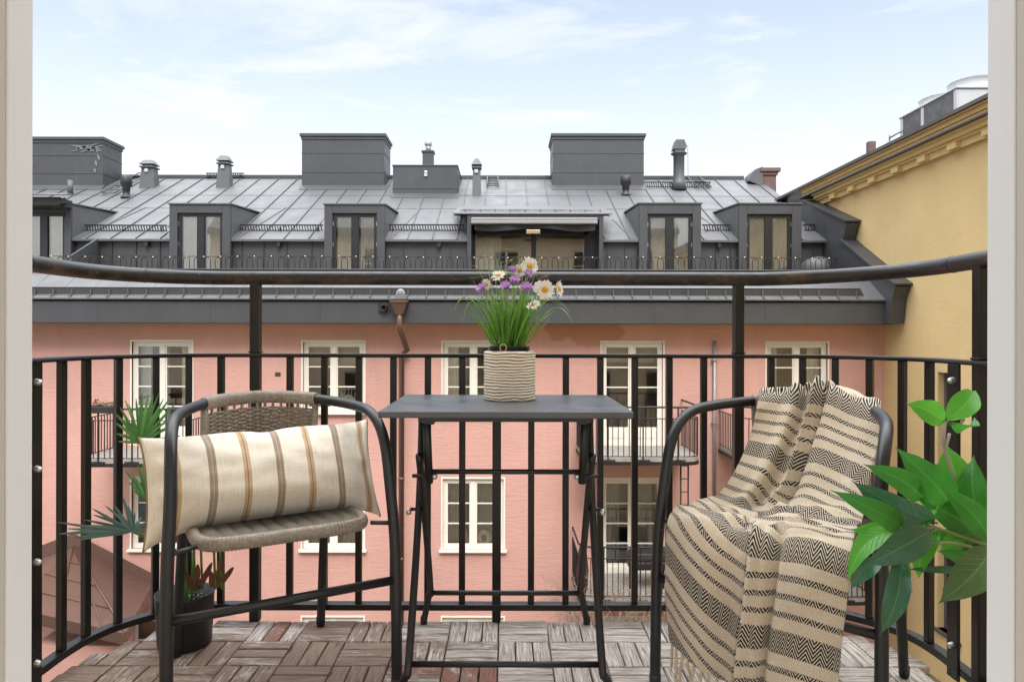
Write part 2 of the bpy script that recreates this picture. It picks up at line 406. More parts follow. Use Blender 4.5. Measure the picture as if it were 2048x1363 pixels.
# ---- eaves: fascia, lower roof, gutter rim
yF = 14.4
zfb, zft = Z(647, yF), Z(601, yF)
xl, xr = -17.0, X(1786, yF)
fa = MB().box((xl, yF, zfb), (xr, YF+.0-.003, zft-.02))
faobj = fa.build('fascia', M['zinc_dark'], pink, .01)
jt = MB()
for px in (195, 420, 640, 860, 1310, 1530, -30, 1085): jt.box((X(px, yF)-.004, yF-.005, zfb+.01), (X(px, yF)+.004, yF, zft-.03))
jt.build('seam', M['zinc_dark'], faobj)
yP = 15.25; zP = Z(545, yP)        # parapet foot
ze = Z(597, yF-.05)
lr = MB(); lr.add([(xl, yF-.06, ze), (xr+.03, yF-.06, ze), (xr+.03, yP, zP), (xl, yP, zP), (xl, yF-.06, ze-.03), (xr+.03, yF-.06, ze-.03), (xr+.03, yP, zP-.2), (xl, yP, zP-.2)],
       [(0, 1, 2, 3), (4, 7, 6, 5), (0, 4, 5, 1), (1, 5, 6, 2), (0, 3, 7, 4)])
lrx = lr.build('lower_roof', M['zinc'], pink)
sm = MB(); x_ = xl+.3
while x_ < xr:
    a = Vector((x_, yF-.05, ze+.004)); b = Vector((x_+.0, yP, zP+.004)); sm.tube([a, b], .006, 4); x_ += .62
sm.build('seam', M['zinc'], lrx)
# gutter rim: an upright strip standing on the lower roof, with brackets in front
def on_lr(py):
    k = (zP-ze)/(yP-yF+.06); yy = (CAMZ-ze+k*(yF-.06))/(k+(py-CY)/F); return yy, CAMZ-(py-CY)/F*yy
ya, za = on_lr(591)
gr = MB().prism([(xl, ya+.02, za-.01), (xr-.55, ya+.02, za-.01), (xr-.65, ya+.0, za+.15), (xl, ya+.0, za+.15)], (0, .006, 0))
gr.tube([(xl, ya+.0, za+.155), (xr-.65, ya+.0, za+.155)], .009, 6)
rim = gr.build('gutter_rim', M['zinc_dark'], pink)
br0 = None; px = 70
while px < 1745:
    xx = X(px, ya)
    if br0 is None:
        b = MB().box((xx-.011, ya-.02, za-.01), (xx+.011, ya+.02, za+.125)); b.tube([(xx, ya-.03, za+.0), (xx, ya-.13, za-.035)], .012, 6)
        br0 = b.build('bracket', M['zinc'], rim); bx0 = xx
    else:
        c = br0.copy(); COL.objects.link(c); c.parent = rim; c.location = (xx-bx0, 0, 0)
    px += 37.3
# parapet and terrace
tp = MB().box((xl, yP, zP-.5), (X(1690, yP), yP+.25, Z(541, yP))); tp.box((xl, yP-.04, Z(541, yP)), (X(1690, yP), yP+.28, Z(541, yP)+.03))
tp.build('parapet', M['zinc_dark'], pink, .006)
tf = MB().box((xl, yP+.25, 1.55), (7.8, 17.6, 1.7)); tf.build('terrace_floor', M['concrete'], pink)
# ---- mansard: dark lower wall with standing seams
Y0, Z0, KR = 17.1, Z(476, 17.1), .5
def roofY(py): return (CAMZ-Z0+KR*Y0)/(KR+(py-CY)/F)
def roofP(px, py): return P(px, py, roofY(py))
YR = roofY(357); ZR = CAMZ+(CY-357)/F*YR
XR_ = 8.05
bigx0, bigx1 = X(934, 17), X(1206, 17)
mw = MB()
cuts = [(X(a_, 16.95)+.02, X(b_, 16.95)-.02, Z(t_, 16.95)) for a_, b_, t_ in ((20, 141, 410), (338, 460, 410), (648, 769, 410), (1278, 1402, 407), (1478, 1603, 407))]+[(bigx0+.02, bigx1-.02, Z(429, 16.98))]
cuts.sort(); xx_ = xl; spans = []
for a, b, _ in cuts: spans.append((xx_, a)); xx_ = b
spans.append((xx_, 7.75))
for a, b in spans: mwo = MB().box((a, 17.15, 1.7), (b, 17.3, Z0)).build('mansard_wall', M['zinc_dark'], pink)
for px in (178, 222, 270, 318, 482, 526, 572, 622, 806, 850, 900, 1215, 1250, 1432, 1462, 1628, 1662):
    x_ = X(px, 17.1); MB().box((x_-.007, 17.11, 1.7), (x_+.007, 17.15, Z0-.005)).build('standing_seam', M['zinc_dark'], pink)
for px in (294, 558, 878, 1437):    # small wall lamps
    q = P(px, 488, 17.1); d_ = MB().box((q.x-.045, 17.03, q.z-.07), (q.x+.045, 17.148, q.z+.06)); d_.tube([(q.x, 17.06, q.z-.07), (q.x, 17.06, q.z-.1)], .03, 10); d_.build('wall_lamp', M['dark_plastic'], pink)
# ---- main roof slope (with a drip edge), back slope
rf = MB()
def rz(y): return Z0+KR*(y-Y0)
ysec = [17.02, roofY(418), YR]
for a, b in spans[:-1]+[(spans[-1][0], XR_)]:
    rf.add([(a, 17.0, rz(17.0)), (b, 17.0, rz(17.0)), (b, YR, ZR), (a, YR, ZR), (a, YR+6, ZR-3), (b, YR+6, ZR-3), (a, 17.0, rz(17)-.05), (b, 17.0, rz(17)-.05), (b, 17.3, rz(17.0)-.06), (a, 17.3, rz(17.0)-.06)],
       [(0, 1, 2, 3), (3, 2, 5, 4), (0, 6, 7, 1), (6, 9, 8, 7)])
for a, b, t_ in cuts:
    ys_ = Y0+(t_-Z0)/KR-.05; rf.add([(a, ys_, rz(ys_)), (b, ys_, rz(ys_)), (b, YR, ZR), (a, YR, ZR), (a, YR+6, ZR-3), (b, YR+6, ZR-3)], [(0, 1, 2, 3), (3, 2, 5, 4)])
rfo = rf.build('roof', M['zinc'], pink)
se = MB(); x_ = xl+.2; k_ = 0
while x_ < XR_-.1:
    hit = [c_ for c_ in cuts if c_[0]-.05 < x_ < c_[1]+.05]
    if not hit: se.prism([(x_-.007, 17.0, rz(17.0)), (x_+.007, 17.0, rz(17.0)), (x_+.007, YR, ZR), (x_-.007, YR, ZR)], (0, -.012, .03))
    else:
        ys_ = Y0+(hit[0][2]-Z0)/KR+.25
        se.prism([(x_-.007, ys_, rz(ys_)), (x_+.007, ys_, rz(ys_)), (x_+.007, YR, ZR), (x_-.007, YR, ZR)], (0, -.012, .03))
    x_ += .60
for py in (418, 392):
    yy = roofY(py); se.prism([(xl, yy, rz(yy)), (XR_, yy, rz(yy)), (XR_, yy+.03, rz(yy+.03)), (xl, yy+.03, rz(yy+.03))], (0, -.003, .008))
se.build('seam', M['zinc'], rfo)
rd = MB().box((xl, YR-.08, ZR-.04), (XR_-.5, YR+.25, ZR+.09)); rd.build('ridge', M['zinc_dark'], rfo, .02)
# ---- dormers with french doors
def dormer(pa, pb, top=410, da=None, db=None, curtain=True):
    yD = 16.95; xa, xb = X(pa, yD), X(pb, yD); zt = Z(top, yD)
    da = X(da, yD) if da else xa+.2; db = X(db, yD) if db else xb-.2
    zd = Z(427, yD); yB = Y0+(zt-Z0)/KR
    m = MB()
    m.box((xa, yD, 1.7), (da, yD+.3, zt)); m.box((db, yD, 1.7), (xb, yD+.3, zt)); m.box((da, yD, zd), (db, yD+.3, zt))
    # cheeks: thick triangular sides running back into the slope
    for xs, t in ((xa, .06), (xb-.06, .06)):
        m.prism([(xs, yD+.3, 1.8), (xs, yD+.3, zt), (xs, yB+.2, zt+.1), (xs, yB+.2, zt-.5)], (t, 0, 0))
    do = m.build('dormer', M['zinc_dark'], pink, .008)
    r_ = MB(); r_.prism([(xa-.03, yD-.03, zt), (xb+.03, yD-.03, zt), (xb+.03, yB+.35, zt+.14), (xa-.03, yB+.35, zt+.14)], (0, 0, .03))
    # flared cheek flashing
    for sgn, xx in ((-1, xa-.003), (1, xb+.003)):
        r_.add([(xx, yD+.06, rz(yD+.06)+.0), (xx, yD+.06, zt), (xx, yB+.2, zt+.05), (xx+sgn*.62, yB+.75, rz(yB+.75)+.02), (xx+sgn*.16, yD+.10, rz(yD+.10)+.015)], [(0, 1, 2), (0, 2, 3), (0, 3, 4)], smooth=False)
    r_.build('dormer_roof', M['zinc'], do)
    # door
    f = MB(); yf = yD+.06; t = .075; mid = (da+db)/2; z0 = 1.72
    f.box((da, yf, z0), (da+t, yf+.08, zd)); f.box((db-t, yf, z0), (db, yf+.08, zd)); f.box((da+t, yf, zd-t), (db-t, yf+.08, zd)); f.box((da+t, yf, z0), (db-t, yf+.08, z0+.12))
    f.box((mid-.09, yf-.01, z0+.12), (mid+.09, yf+.08, zd-t))
    fo = f.build('french_door', M['black_frame'], do)
    h = MB()
    for xx in (da+.012, db-.012):
        for zz in (zd-.25, zd-.75): h.box((xx-.006, yf-.012, zz-.04), (xx+.008, yf, zz+.05))
    h.build('hinge', M['steel'], fo)
    for a, b in ((da+t, mid-.09), (mid+.09, db-t)):
        MB().add([(a, yf+.03, z0+.12), (b, yf+.03, z0+.12), (b, yf+.03, zd-t), (a, yf+.03, zd-t)], [(0, 1, 2, 3)]).build('pane', M['glass_dormer'], do)
    if curtain:
        c = MB(); w_ = db-da
        pleats(c, da+.1, da+w_*.46, yf+.07, 1.8, zd-.05, amp=.014); pleats(c, da+w_*(.62 if pa < 1400 else .54), db-.08, yf+.07, 1.8, zd-.05, amp=.014)
        c.build('curtain', M['curtain'], do)
    MB().box((da-.1, yf+1.2, 1.7), (db+.1, yf+1.25, zd+.2)).box((da-.1, yf+.12, 1.68), (db+.1, yf+1.2, 1.72)).build('interior', M['room'], do)
    return do
dormer(20, 141, 410, 40, 128)
dormer(338, 460, 410, 354, 444)
dormer(648, 769, 410, 664, 753)
dormer(1278, 1402, 407, 1295, 1385, True)
dormer(1478, 1603, 407, 1494, 1584)
# ---- wide dormer with sliding glass doors
yD = 16.98; zt = Z(429, yD); xa, xb = bigx0, bigx1; yB = Y0+(zt-Z0)/KR
m = MB(); m.box((xa, yD, 1.7), (xa+.10, yD+.75, zt)); m.box((xb-.10, yD, 1.7), (xb, yD+.75, zt)); m.box((xa+.1, yD, zt-.12), (xb-.1, yD+.75, zt))
for xs in (xa, xb-.06): m.prism([(xs, yD+.75, 1.8), (xs, yD+.75, zt), (xs, yB+.2, zt+.05), (xs, yB+.2, zt-.5)], (.06, 0, 0))
wd = m.build('wide_dormer', M['zinc_dark'], pink, .008)
r_ = MB(); r_.prism([(xa-.35, yD-.04, zt), (xb+.2, yD-.04, zt), (xb+.2, yB+1.2, zt+.62), (xa-.35, yB+1.2, zt+.62)], (0, 0, .03))
# splayed side wings of the roof that come down beside the opening
for sgn, xx in ((-1, xa), (1, xb)):
    zw = Z(476, 17.0)
    r_.add([(xx, yD+.06, rz(yD+.06)), (xx, yD+.06, zt), (xx, yB+.2, zt+.05), (xx+sgn*.5, yB+.6, rz(yB+.6)+.02), (xx+sgn*.16, yD+.1, rz(yD+.1)+.015)], [(0, 1, 2), (0, 2, 3), (0, 3, 4)])
r_.build('dormer_roof', M['zinc'], wd)
gz = Z(424, yD+.1)
gq = MB().prism([(X(905, 17.3), yD+.35, gz-.05), (X(1222, 17.3), yD+.35, gz-.05), (X(1205, 17.3), yD+.42, gz+.13), (X(925, 17.3), yD+.42, gz+.13)], (0, .006, 0))
for k in range(10): x_ = lerp(X(930, 17.3), X(1200, 17.3), k/9); gq.box((x_-.01, yD+.30, gz-.05), (x_+.01, yD+.36, gz+.10))
gq.build('snow_board', M['zinc_dark'], wd)
f = MB(); yf = yD+.5; zd = zt-.12; a, b = xa+.1, xb-.1; mid = X(1067, yf)
for q in ((a, a+.07), (b-.30, b-.22), (mid-.06, mid+.06)): f.box((q[0], yf, 1.72), (q[1], yf+.1, zd-.1))
f.box((a, yf, zd-.3), (b, yf+.1, zd)); f.box((b-.22, yf-.02, 1.72), (b, yf+.1, zd-.3))
f.build('sliding_door', M['black_frame'], wd)
for q in ((a+.07, mid-.06), (mid+.06, b-.3)):
    MB().add([(q[0], yf+.04, 1.72), (q[1], yf+.04, 1.72), (q[1], yf+.04, zd-.3), (q[0], yf+.04, zd-.3)], [(0, 1, 2, 3)]).build('pane', M['glass_dormer'], wd)
c = MB(); pleats(c, a+.08, a+.72, yf+.3, 1.75, zd-.3); c.build('curtain', M['curtain'], wd)
MB().box((a, yf+2.0, 1.7), (b, yf+2.05, zd)).box((a, yf+.12, 1.68), (b, yf+2.0, 1.71)).build('interior', M['room'], wd)
# folded awning, an object of its own
aw = thing('awning', (X(1067, 16.9), 16.9, zt), 'long folded white awning cassette above the wide sliding glass doors', 'awning')
q = MB(); q.box((X(942, 16.8), 16.75, Z(441, 16.8)), (X(1194, 16.8), 16.95, Z(435.5, 16.8))); q.box((X(942, 16.8), 16.70, Z(448, 16.8)), (X(1194, 16.8), 16.9, Z(442, 16.8)))
q.build('cassette', simple('light_grey_awning_metal', (.26, .26, .26), .4), aw, .012)
q = MB(); q.grid(lambda u, v: Vector((lerp(X(948, 16.8), X(1190, 16.8), u), 16.82+.05*math.sin(u*17), lerp(Z(448, 16.8), Z(459+3*math.sin(u*9), 16.8), v))), 40, 2); q.build('fabric', M['dark_plastic'], aw)
hl = thing('patio_heater', P(1067, 463, 16.75), 'slim copper coloured patio heater under the folded awning', 'heater')
MB().box(P(1052, 467, 16.75), P(1080, 459, 16.75)+Vector((0, .08, 0))).build('housing', simple('heater_copper', (.45, .33, .2), .35, metal=.6), hl, .01)
# awning at far left
aw2 = thing('awning', P(100, 400, 16.8), 'dark folded awning above the leftmost dormer door', 'awning')
q = MB().box((X(30, 16.6), 16.45, Z(416, 16.6)), (X(128, 16.6), 16.94, Z(398, 16.6))); q.build('cassette', M['dark_plastic'], aw2, .03)
q = MB().tube([P(128, 398, 16.5), P(131, 402, 16.5), P(126, 414, 16.5), P(130, 428, 16.7), P(127, 434, 16.8)], .03, 8); q.box((X(122, 16.5), 16.4, Z(410, 16.5)), (X(134, 16.5), 16.6, Z(403, 16.5))); q.build('arm', M['iron'], aw2)
q = MB().prism([(X(30, 16.5), 16.3, Z(394, 16.5)), (X(136, 16.5), 16.3, Z(396, 16.5)), (X(134, 16.8), 16.97, Z(388, 16.8)), (X(30, 16.8), 16.97, Z(388, 16.8))], (0, 0, .03)); q.build('hood', M['zinc'], aw2)
# privacy fin on the terrace at left
xs = X(195, 17.1)
MB().prism([(xs, 17.12, 1.7), (xs, 17.12, 3.22), (xs, 16.0, 2.65), (xs, 15.9, 1.7)], (.05, 0, 0)).build('side_screen', M['zinc_dark'], pink, .008)
# ---- terrace railing with hoops
tr = thing('terrace_railing', (0, 15.42, 2.2), 'thin black hooped iron railing along the roof terrace', 'railing')
yT = 15.42; zt_, zb_ = Z(514, yT), Z(541, yT)-.02; xe = X(1676, yT)
r_ = MB().box((xl, yT-.008, zt_-.006), (xe, yT+.008, zt_+.006)); r_.box((xe-.008, yT, zt_-.006), (xe+.008, yT+1.0, zt_+.006)); r_.build('top_rail', M['iron'], tr)
hp = None; x_ = X(72, yT); x0h = x_
while x_ < xe-.1:
    if hp is None:
        pts = [(x_, yT, zb_-.3), (x_, yT, zt_-.09)]+[(x_+.065-.065*math.cos(a*math.pi/6), yT, zt_-.09+.07*math.sin(a*math.pi/6)) for a in range(1, 6)]+[(x_+.13, yT, zt_-.09), (x_+.13, yT, zb_-.3)]
        hp = MB().tube(pts, .0078, 5).build('hoop', M['iron'], tr)
    else:
        c = hp.copy(); COL.objects.link(c); c.parent = tr; c.matrix_parent_inverse = hp.matrix_parent_inverse.copy(); c.location = (x_-x0h, 0, 0)
    x_ += .232
for k in range(8):
    p_ = MB().box((xe-.012, yT+.1*k+.02, zb_-.3), (xe+.0, yT+.1*k+.034, zt_-.006)); p_.build('hoop', M['iron'], tr)
sl = thing('string_lights', (0, 15.4, zt_), 'string of tiny warm bulbs wound along the terrace railing', 'string lights')
w_ = MB(); pts = []; x_ = X(70, yT); k = 0
bl = MB()
while x_ < xe:
    pts.append((x_, yT-.015, zt_+.008*math.sin(k*1.7)-.012*abs(math.sin(k*.45))))
    if k % 6 == 0: bl.lathe([(0, -.010), (.008, -.005), (.008, .004), (0, .010)], (x_, yT-.02, zt_+.012*math.sin(k)), 6)
    x_ += .062; k += 1
w_.tube(pts, .003, 4); w_.build('cable', M['iron'], sl)
bm_ = Mat('warm_bulb'); bm_.set(base=(.9, .75, .4)); bm_.b.inputs['Emission Color'].default_value = (1, .75, .35, 1); bm_.b.inputs['Emission Strength'].default_value = .9
tag(bl.build('bulbs', bm_.m, sl))
# covered thing on the terrace, right
bb = P(1636, 530, 16.2)
cg = MB().lathe([(.36, -.5), (.40, -.1), (.37, .05), (.26, .16), (.1, .2), (0, .205)], bb+Vector((0, 0, .0)), 16)
tag(cg.build('covered_grill', M['zinc_dark']), 'round grey covered grill at the right end of the roof terrace', 'grill')
# ---- snow guards (lattice strips) on the roof
def snow_guard(pa, pb, py, h=11, lean=4):
    yy = roofY(py+8); a = X(pa, yy); b = X(pb, yy); z = Z(py+h*.5, yy); hh = h*yy/F
    m = MB(); m.box((a, yy-.1, z-hh*.5-.012), (b, yy-.08, z-hh*.5+.012)); m.box((a, yy-.1, z+hh*.5-.015), (b, yy-.07, z+hh*.5+.015))
    n = int((b-a)/.068)
    for k in range(n):
        x_ = a+.03+k*.068; m.add([(x_, yy-.095, z+hh*.5), (x_+.022, yy-.095, z+hh*.5), (x_+.022+.03, yy-.095, z-hh*.5), (x_+.03, yy-.095, z-hh*.5), (x_, yy-.08, z+hh*.5), (x_+.022, yy-.08, z+hh*.5), (x_+.052, yy-.08, z-hh*.5), (x_+.03, yy-.08, z-hh*.5)],
            [(0, 3, 2, 1), (4, 5, 6, 7), (0, 1, 5, 4), (2, 3, 7, 6), (1, 2, 6, 5), (3, 0, 4, 7)])
    for k in range(max(2, int((b-a)/1.0)+1)):
        x_ = a+.12+(b-a-.24)*k/max(1, int((b-a)/1.0)); m.tube([(x_, yy-.1, z+hh*.5), (x_, yy-.12, z-hh*.6), (x_, yy-.02, z-hh*.9), (x_, yy+.25, rz(yy+.25)+.03)], .014, 5)
    m.build('snow_guard', M['iron'], rfo)
for a, b, y_ in ((163, 337, 453), (478, 647, 452), (777, 928, 451), (1402, 1464, 450), (1604, 1660, 449)): snow_guard(a, b, y_)
snow_guard(1258, 1419, 365, 9)
snow_guard(414, 490, 349, 8)
# ladders lying on the roof
def roof_ladder(p1, p2, wpx, name='roof_ladder'):
    a = roofP(*p1); b = roofP(*p2); m = MB(); up = Vector((0, -.03, .07)); wv = Vector((wpx/F*a.y, 0, 0))
    m.box(a+up, a+up+Vector((.03, .03, .03)))
    for s in (0, 1): m.tube([a+up+wv*s, b+up+wv*s], .022, 5)
    n = 6
    for k in range(n+1): q = a.lerp(b, k/n)+up; m.tube([q, q+wv], .016, 5)
    m.build(name, M['zinc_dark'], rfo)
roof_ladder((974, 376), (974, 356), 22); roof_ladder((205, 393), (278, 352), 24); roof_ladder((1395, 378), (1372, 356), 26)
# ---- chimneys and roof boxes
def chim(pa, pb, pyb, pyt, depth, bands=(.33, .66), cap=.06, mat='zinc_dark', name='chimney', capt=.09):
    yy = roofY(pyb); a = X(pa, yy); b = X(pb, yy); zt = Z(pyt, yy); z0 = rz(yy)-.1
    m = MB().box((a, yy, z0), (b, yy+depth, zt-capt))
    H = zt-z0
    for t in bands: m.box((a-.012, yy-.012, z0+H*t), (b+.012, yy+depth+.012, z0+H*t+.018))
    m.box((a-cap, yy-cap, zt-capt), (b+cap, yy+depth+cap, zt)); m.box((a-cap*.4, yy-cap*.4, zt-capt*2), (b+cap*.4, yy+depth+cap*.4, zt-capt))
    m.prism([(a-.05, yy-.18, rz(yy-.18)+.012), (b+.05, yy-.18, rz(yy-.18)+.012), (b+.05, yy+.01, rz(yy)+.10), (a-.05, yy+.01, rz(yy)+.10)], (0, .02, -.01))
    return m.build(name, M[mat], rfo, .006)
for a, b, yb, yt, d in ((-60, 205, 378, 276, 1.05), (603, 768, 377, 268, 1.1), (1105, 1287, 376, 267, 1.3)): chim(a, b, yb, yt, d)
ch = chim(785, 914, 393, 330, 1.9, (.32,), .02, capt=.03)
yy = roofY(385)+.5; c0 = P(856, 330, yy)
m = MB().box((c0.x-.16, yy-.16, c0.z-.3), (c0.x+.16, yy+.16, Z(307, yy))); m.box((c0.x-.19, yy-.19, Z(307, yy)), (c0.x+.19, yy+.19, Z(304, yy)))
m.build('flue_box', M['zinc_dark'], ch)
m = MB().cyl((c0.x, yy, Z(305, yy)), (c0.x, yy, Z(291, yy)), .085, 14); m.build('flue_pipe', M['grey_pipe'], ch)
m = MB().lathe([(.09, -.06), (.115, -.03), (.115, .05), (.09, .11), (.05, .15), (0, .16)], (c0.x, yy, Z(289, yy)), 14); m.build('flue_cowl', M['steel'], ch)
q = P(851, 345, roofY(393)); MB().lathe([(.05, 0), (.05, .03), (.02, .05), (0, .05)], (q.x, q.y-.0, q.z), 12, axis=(0, -1, 0)).box((q.x-.045, q.y-.05, q.z-.12), (q.x+.045, q.y, q.z-.04)).build('sensor', M['white'], ch)
# pale smears on the left roof box
ysm = roofY(378)-.018; m = MB(); random.seed(4)
for (x0_, y0_, x1_, y1_, w_) in ((140, 292, 205, 300, 3.2), (150, 299, 200, 288, 2.6), (160, 306, 206, 292, 3.0), (165, 300, 204, 303, 4.0), (176, 290, 196, 308, 2.4), (142, 304, 158, 301, 2.0), (194, 310, 199, 322, 4.5), (190, 322, 193, 334, 5), (188, 338, 190, 347, 4), (150, 296, 172, 302, 2.6)):
    a = P(x0_, y0_, ysm); b = P(x1_, y1_, ysm); d = (b-a); nn = Vector((-d.z, 0, d.x)).normalized()*(w_/F*ysm/2)
    pts = [a+d*t+nn*s*(math.sin(math.pi*min(1, t+.02))**.5)*random.uniform(.8, 1.2) for s in (1, -1) for t in ([i/8 for i in range(9)] if s == 1 else [1-i/8 for i in range(9)])]
    m.add(pts, [tuple(range(len(pts)))[::-1]])
m.build('pale_smear', simple('chalky_smear', (.17, .175, .18), .7, var=.3, scale=12), rfo)
# louvred vent boxes
def vent_box(pa, pb, pyb, pyt, flare=True):
    yy = roofY(pyb); a = X(pa, yy); b = X(pb, yy); w = b-a; z0 = rz(yy)-.1; zt = Z(pyt, yy); cx = (a+b)/2
    m = MB(); H = zt-z0; zc = zt-H*.24
    e = .12*w if flare else 0
    lo = [(a-e, yy), (b+e, yy), (b+e, yy+w), (a-e, yy+w)]; hi = [(a+.05*w, yy+.05), (b-.05*w, yy+.05), (b-.05*w, yy+w-.05), (a+.05*w, yy+w-.05)]
    m.add([(x, y, z0) for x, y in lo]+[(x, y, zc) for x, y in hi], [(0, 1, 5, 4), (1, 2, 6, 5), (2, 3, 7, 6), (3, 0, 4, 7), (4, 5, 6, 7)])
    m.box((a-.02, yy-.02, zc), (b+.02, yy+w+.02, zc+.04))
    m.box((a+.05, yy+.05, zc+.04), (b-.05, yy+w-.05, zc+.12))
    m.add([(a-.03, yy-.03, zc+.1), (b+.03, yy-.03, zc+.1), (b+.03, yy+w+.03, zc+.1), (a-.03, yy+w+.03, zc+.1), (a+.07, yy+.07, zt), (b-.07, yy+.07, zt), (b-.07, yy+w-.07, zt), (a+.07, yy+w-.07, zt)], [(0, 1, 5, 4), (1, 2, 6, 5), (2, 3, 7, 6), (3, 0, 4, 7), (4, 5, 6, 7), (0, 3, 2, 1)])
    o = m.build('vent', M['zinc_mid'], rfo, .005)
    MB().box((cx-.06, yy-.0, zc-.14), (cx+.04, yy+.05, zc-.04)).build('sensor', M['white'], o)
vent_box(279, 305, 378, 320); vent_box(433, 456, 377, 311); vent_box(944, 961, 392, 316, False)
def vent_pipe(px, pyb, pyt, r, mat='dark_plastic'):
    yy = roofY(pyb); x_ = X(px, yy); z0 = rz(yy)-.05; zt = Z(pyt, yy); H = zt-z0
    m = MB().lathe([(r*1.5, 0), (r*1.45, .06), (r*.95, .1), (r*.95, H*.35), (r*1.1, H*.38), (r*1.05, H*.5), (r*1.55, H*.62), (r*1.6, H*.75), (r*1.5, H*.95), (r*1.2, H), (0, H)], (x_, yy, z0), 18)
    m.build('vent', M[mat], rfo)
vent_pipe(252, 396, 353, .10); vent_pipe(1251, 389, 351, .10)
yy = roofY(377); x_ = X(1357, yy); z0 = rz(yy)-.05
m = MB().lathe([(.24, 0), (.2, .25), (.165, .35), (.165, 1.05), (.23, 1.09), (.25, 1.12), (.12, 1.14)], (x_, yy, z0), 20); m.box((x_-.15, yy-.15, z0+1.14), (x_+.15, yy+.15, z0+1.22))
m.prism([(x_-.2, yy-.18, z0+1.22), (x_+.17, yy-.18, z0+1.22), (x_+.2, yy-.18, z0+1.3), (x_+.12, yy-.18, z0+1.5), (x_-.12, yy-.18, z0+1.5)], (0, .36, 0))
m.tube([(x_+.17, yy, z0+1.4), (x_+.27, yy, z0+1.35), (x_+.28, yy, z0+.4), (x_+.2, yy, z0+.2)], .008, 5)
m.build('flue', M['zinc_mid'], rfo)
m = MB().cyl(roofP(140, 391), roofP(140, 391)+Vector((0, 0, .42)), .075, 14); m.build('vent', M['zinc'], rfo)
# party-wall chimney at the right end
yy = YR-.6; a, b = X(1524, yy), X(1552, yy); zt = Z(335, yy)
m = MB().box((a, yy, ZR-1.0), (b, yy+.5, zt-.12)); m.box((a-.04, yy-.04, zt-.22), (b+.04, yy+.54, zt-.12)); m.box((a-.09, yy-.09, zt-.12), (b+.11, yy+.6, zt)); m.build('brick_chimney', M['brick'], rfo, .01)
m = MB().prism([P(1497, 360, yy-.05), P(1503, 345, yy-.05), P(1511, 337, yy-.05), P(1525, 332, yy-.05), P(1525, 372, yy-.05)], (0, .6, 0)); m.build('chimney_flashing', M['zinc_mid'], rfo)
# stepped flashing against the yellow party wall
prof = [(19.3, 4.36), (18.2, 4.30), (16.0, 3.42), (16.2, 3.02), (15.0, 2.36), (13.98, 1.84), (14.12, 1.58), (14.2, 1.10), (15.0, 1.10), (17.0, 1.5), (19.3, 3.0)]
m = MB().prism([(7.78, y, z) for y, z in prof], (.28, 0, 0))
m.sweep([(7.9, 19.3, 4.38), (7.9, 18.2, 4.32), (7.9, 15.97, 3.44)], [(-.2, 0), (.17, 0), (.17, .04), (-.2, .04)])
m.sweep([(7.9, 16.22, 3.04), (7.9, 15.0, 2.38), (7.9, 13.94, 1.86)], [(-.2, 0), (.17, 0), (.17, .04), (-.2, .04)])
m.build('party_wall_flashing', M['zinc_dark'], pink)
# ---- drain pipe with hopper, overflow pipe
dp = thing('downpipe', (X(804), YF-.12, -8.2), 'brown metal downpipe with funnel head on the pink facade', 'downpipe')
hx = X(801, yF); m = MB(); zt = Z(603, yF-.15)
m.add([(hx+a*.17, yF-.15+b*.13, zt) for a, b in ((-1, -1), (1, -1), (1, 1), (-1, 1))]+[(hx+a*.07, yF-.13+b*.06, zt-.27) for a, b in ((-1, -1), (1, -1), (1, 1), (-1, 1))], [(0, 1, 5, 4), (1, 2, 6, 5), (2, 3, 7, 6), (3, 0, 4, 7)])
m.box((hx-.18, yF-.29, zt-.02), (hx+.18, yF-.01, zt+.015))
m.build('funnel', M['brown_metal'], dp)
m = MB().tube([(hx, yF-.13, zt-.2), (hx, yF-.13, zt-.55), (hx+.08, YF-.2, zt-1.0), (X(805), YF-.12, zt-1.12), (X(805), YF-.12, -8.2)], .058, 12)
for z_ in (-2.2, -3.9, -.6): m.lathe([(.058, -.03), (.067, -.03), (.067, .03), (.058, .03)], (X(805), YF-.12, z_), 12)
m.build('pipe', M['brown_metal'], dp)
m = MB(); bc = P(801, 592, 14.25)
for k in range(9):
    a = R(k*20); m.tube([bc+Vector((.10*math.cos(a)*math.cos(R(t)), .10*math.sin(a)*math.cos(R(t)), .14*math.sin(R(t))+.0)) for t in range(-50, 231, 20)], .006, 4)
for z_ in (-.05, .0, .05, .1): rr = .10*math.sqrt(1-(z_/.145)**2); m.tube([bc+Vector((rr*math.cos(R(t)), rr*math.sin(R(t)), z_)) for t in range(0, 360, 30)], .005, 4, closed=True)
m.build('leaf_guard', M['grey_pipe'], dp)
q = P(769, 616, yF); m = MB(); m.lathe([(.055, 0), (.075, 0), (.075, .12), (.055, .12), (.05, .01), (0, .01)], q+Vector((0, -.0, 0)), 18, axis=(0, -1, 0)); m.box((q.x-.13, yF-.012, q.z-.11), (q.x+.13, yF-.002, q.z+.11)); m.build('overflow_pipe', M['dark_plastic'], pink)
sp = thing('drain_pipe', (X(1428), YF-.05, -4), 'slim galvanised pipe on the pink wall between two balconies', 'pipe')
MB().cyl((X(1428), YF-.05, Z(1010)), (X(1428), YF-.05, Z(680)), .035, 10).build('pipe', M['grey_pipe'], sp)
MB().box((X(1428)-.06, YF-.1, Z(845)), (X(1428)+.06, YF, Z(842))).box((X(1428)-.06, YF-.1, Z(720)), (X(1428)+.06, YF, Z(717))).build('clamp', M['grey_pipe'], sp)
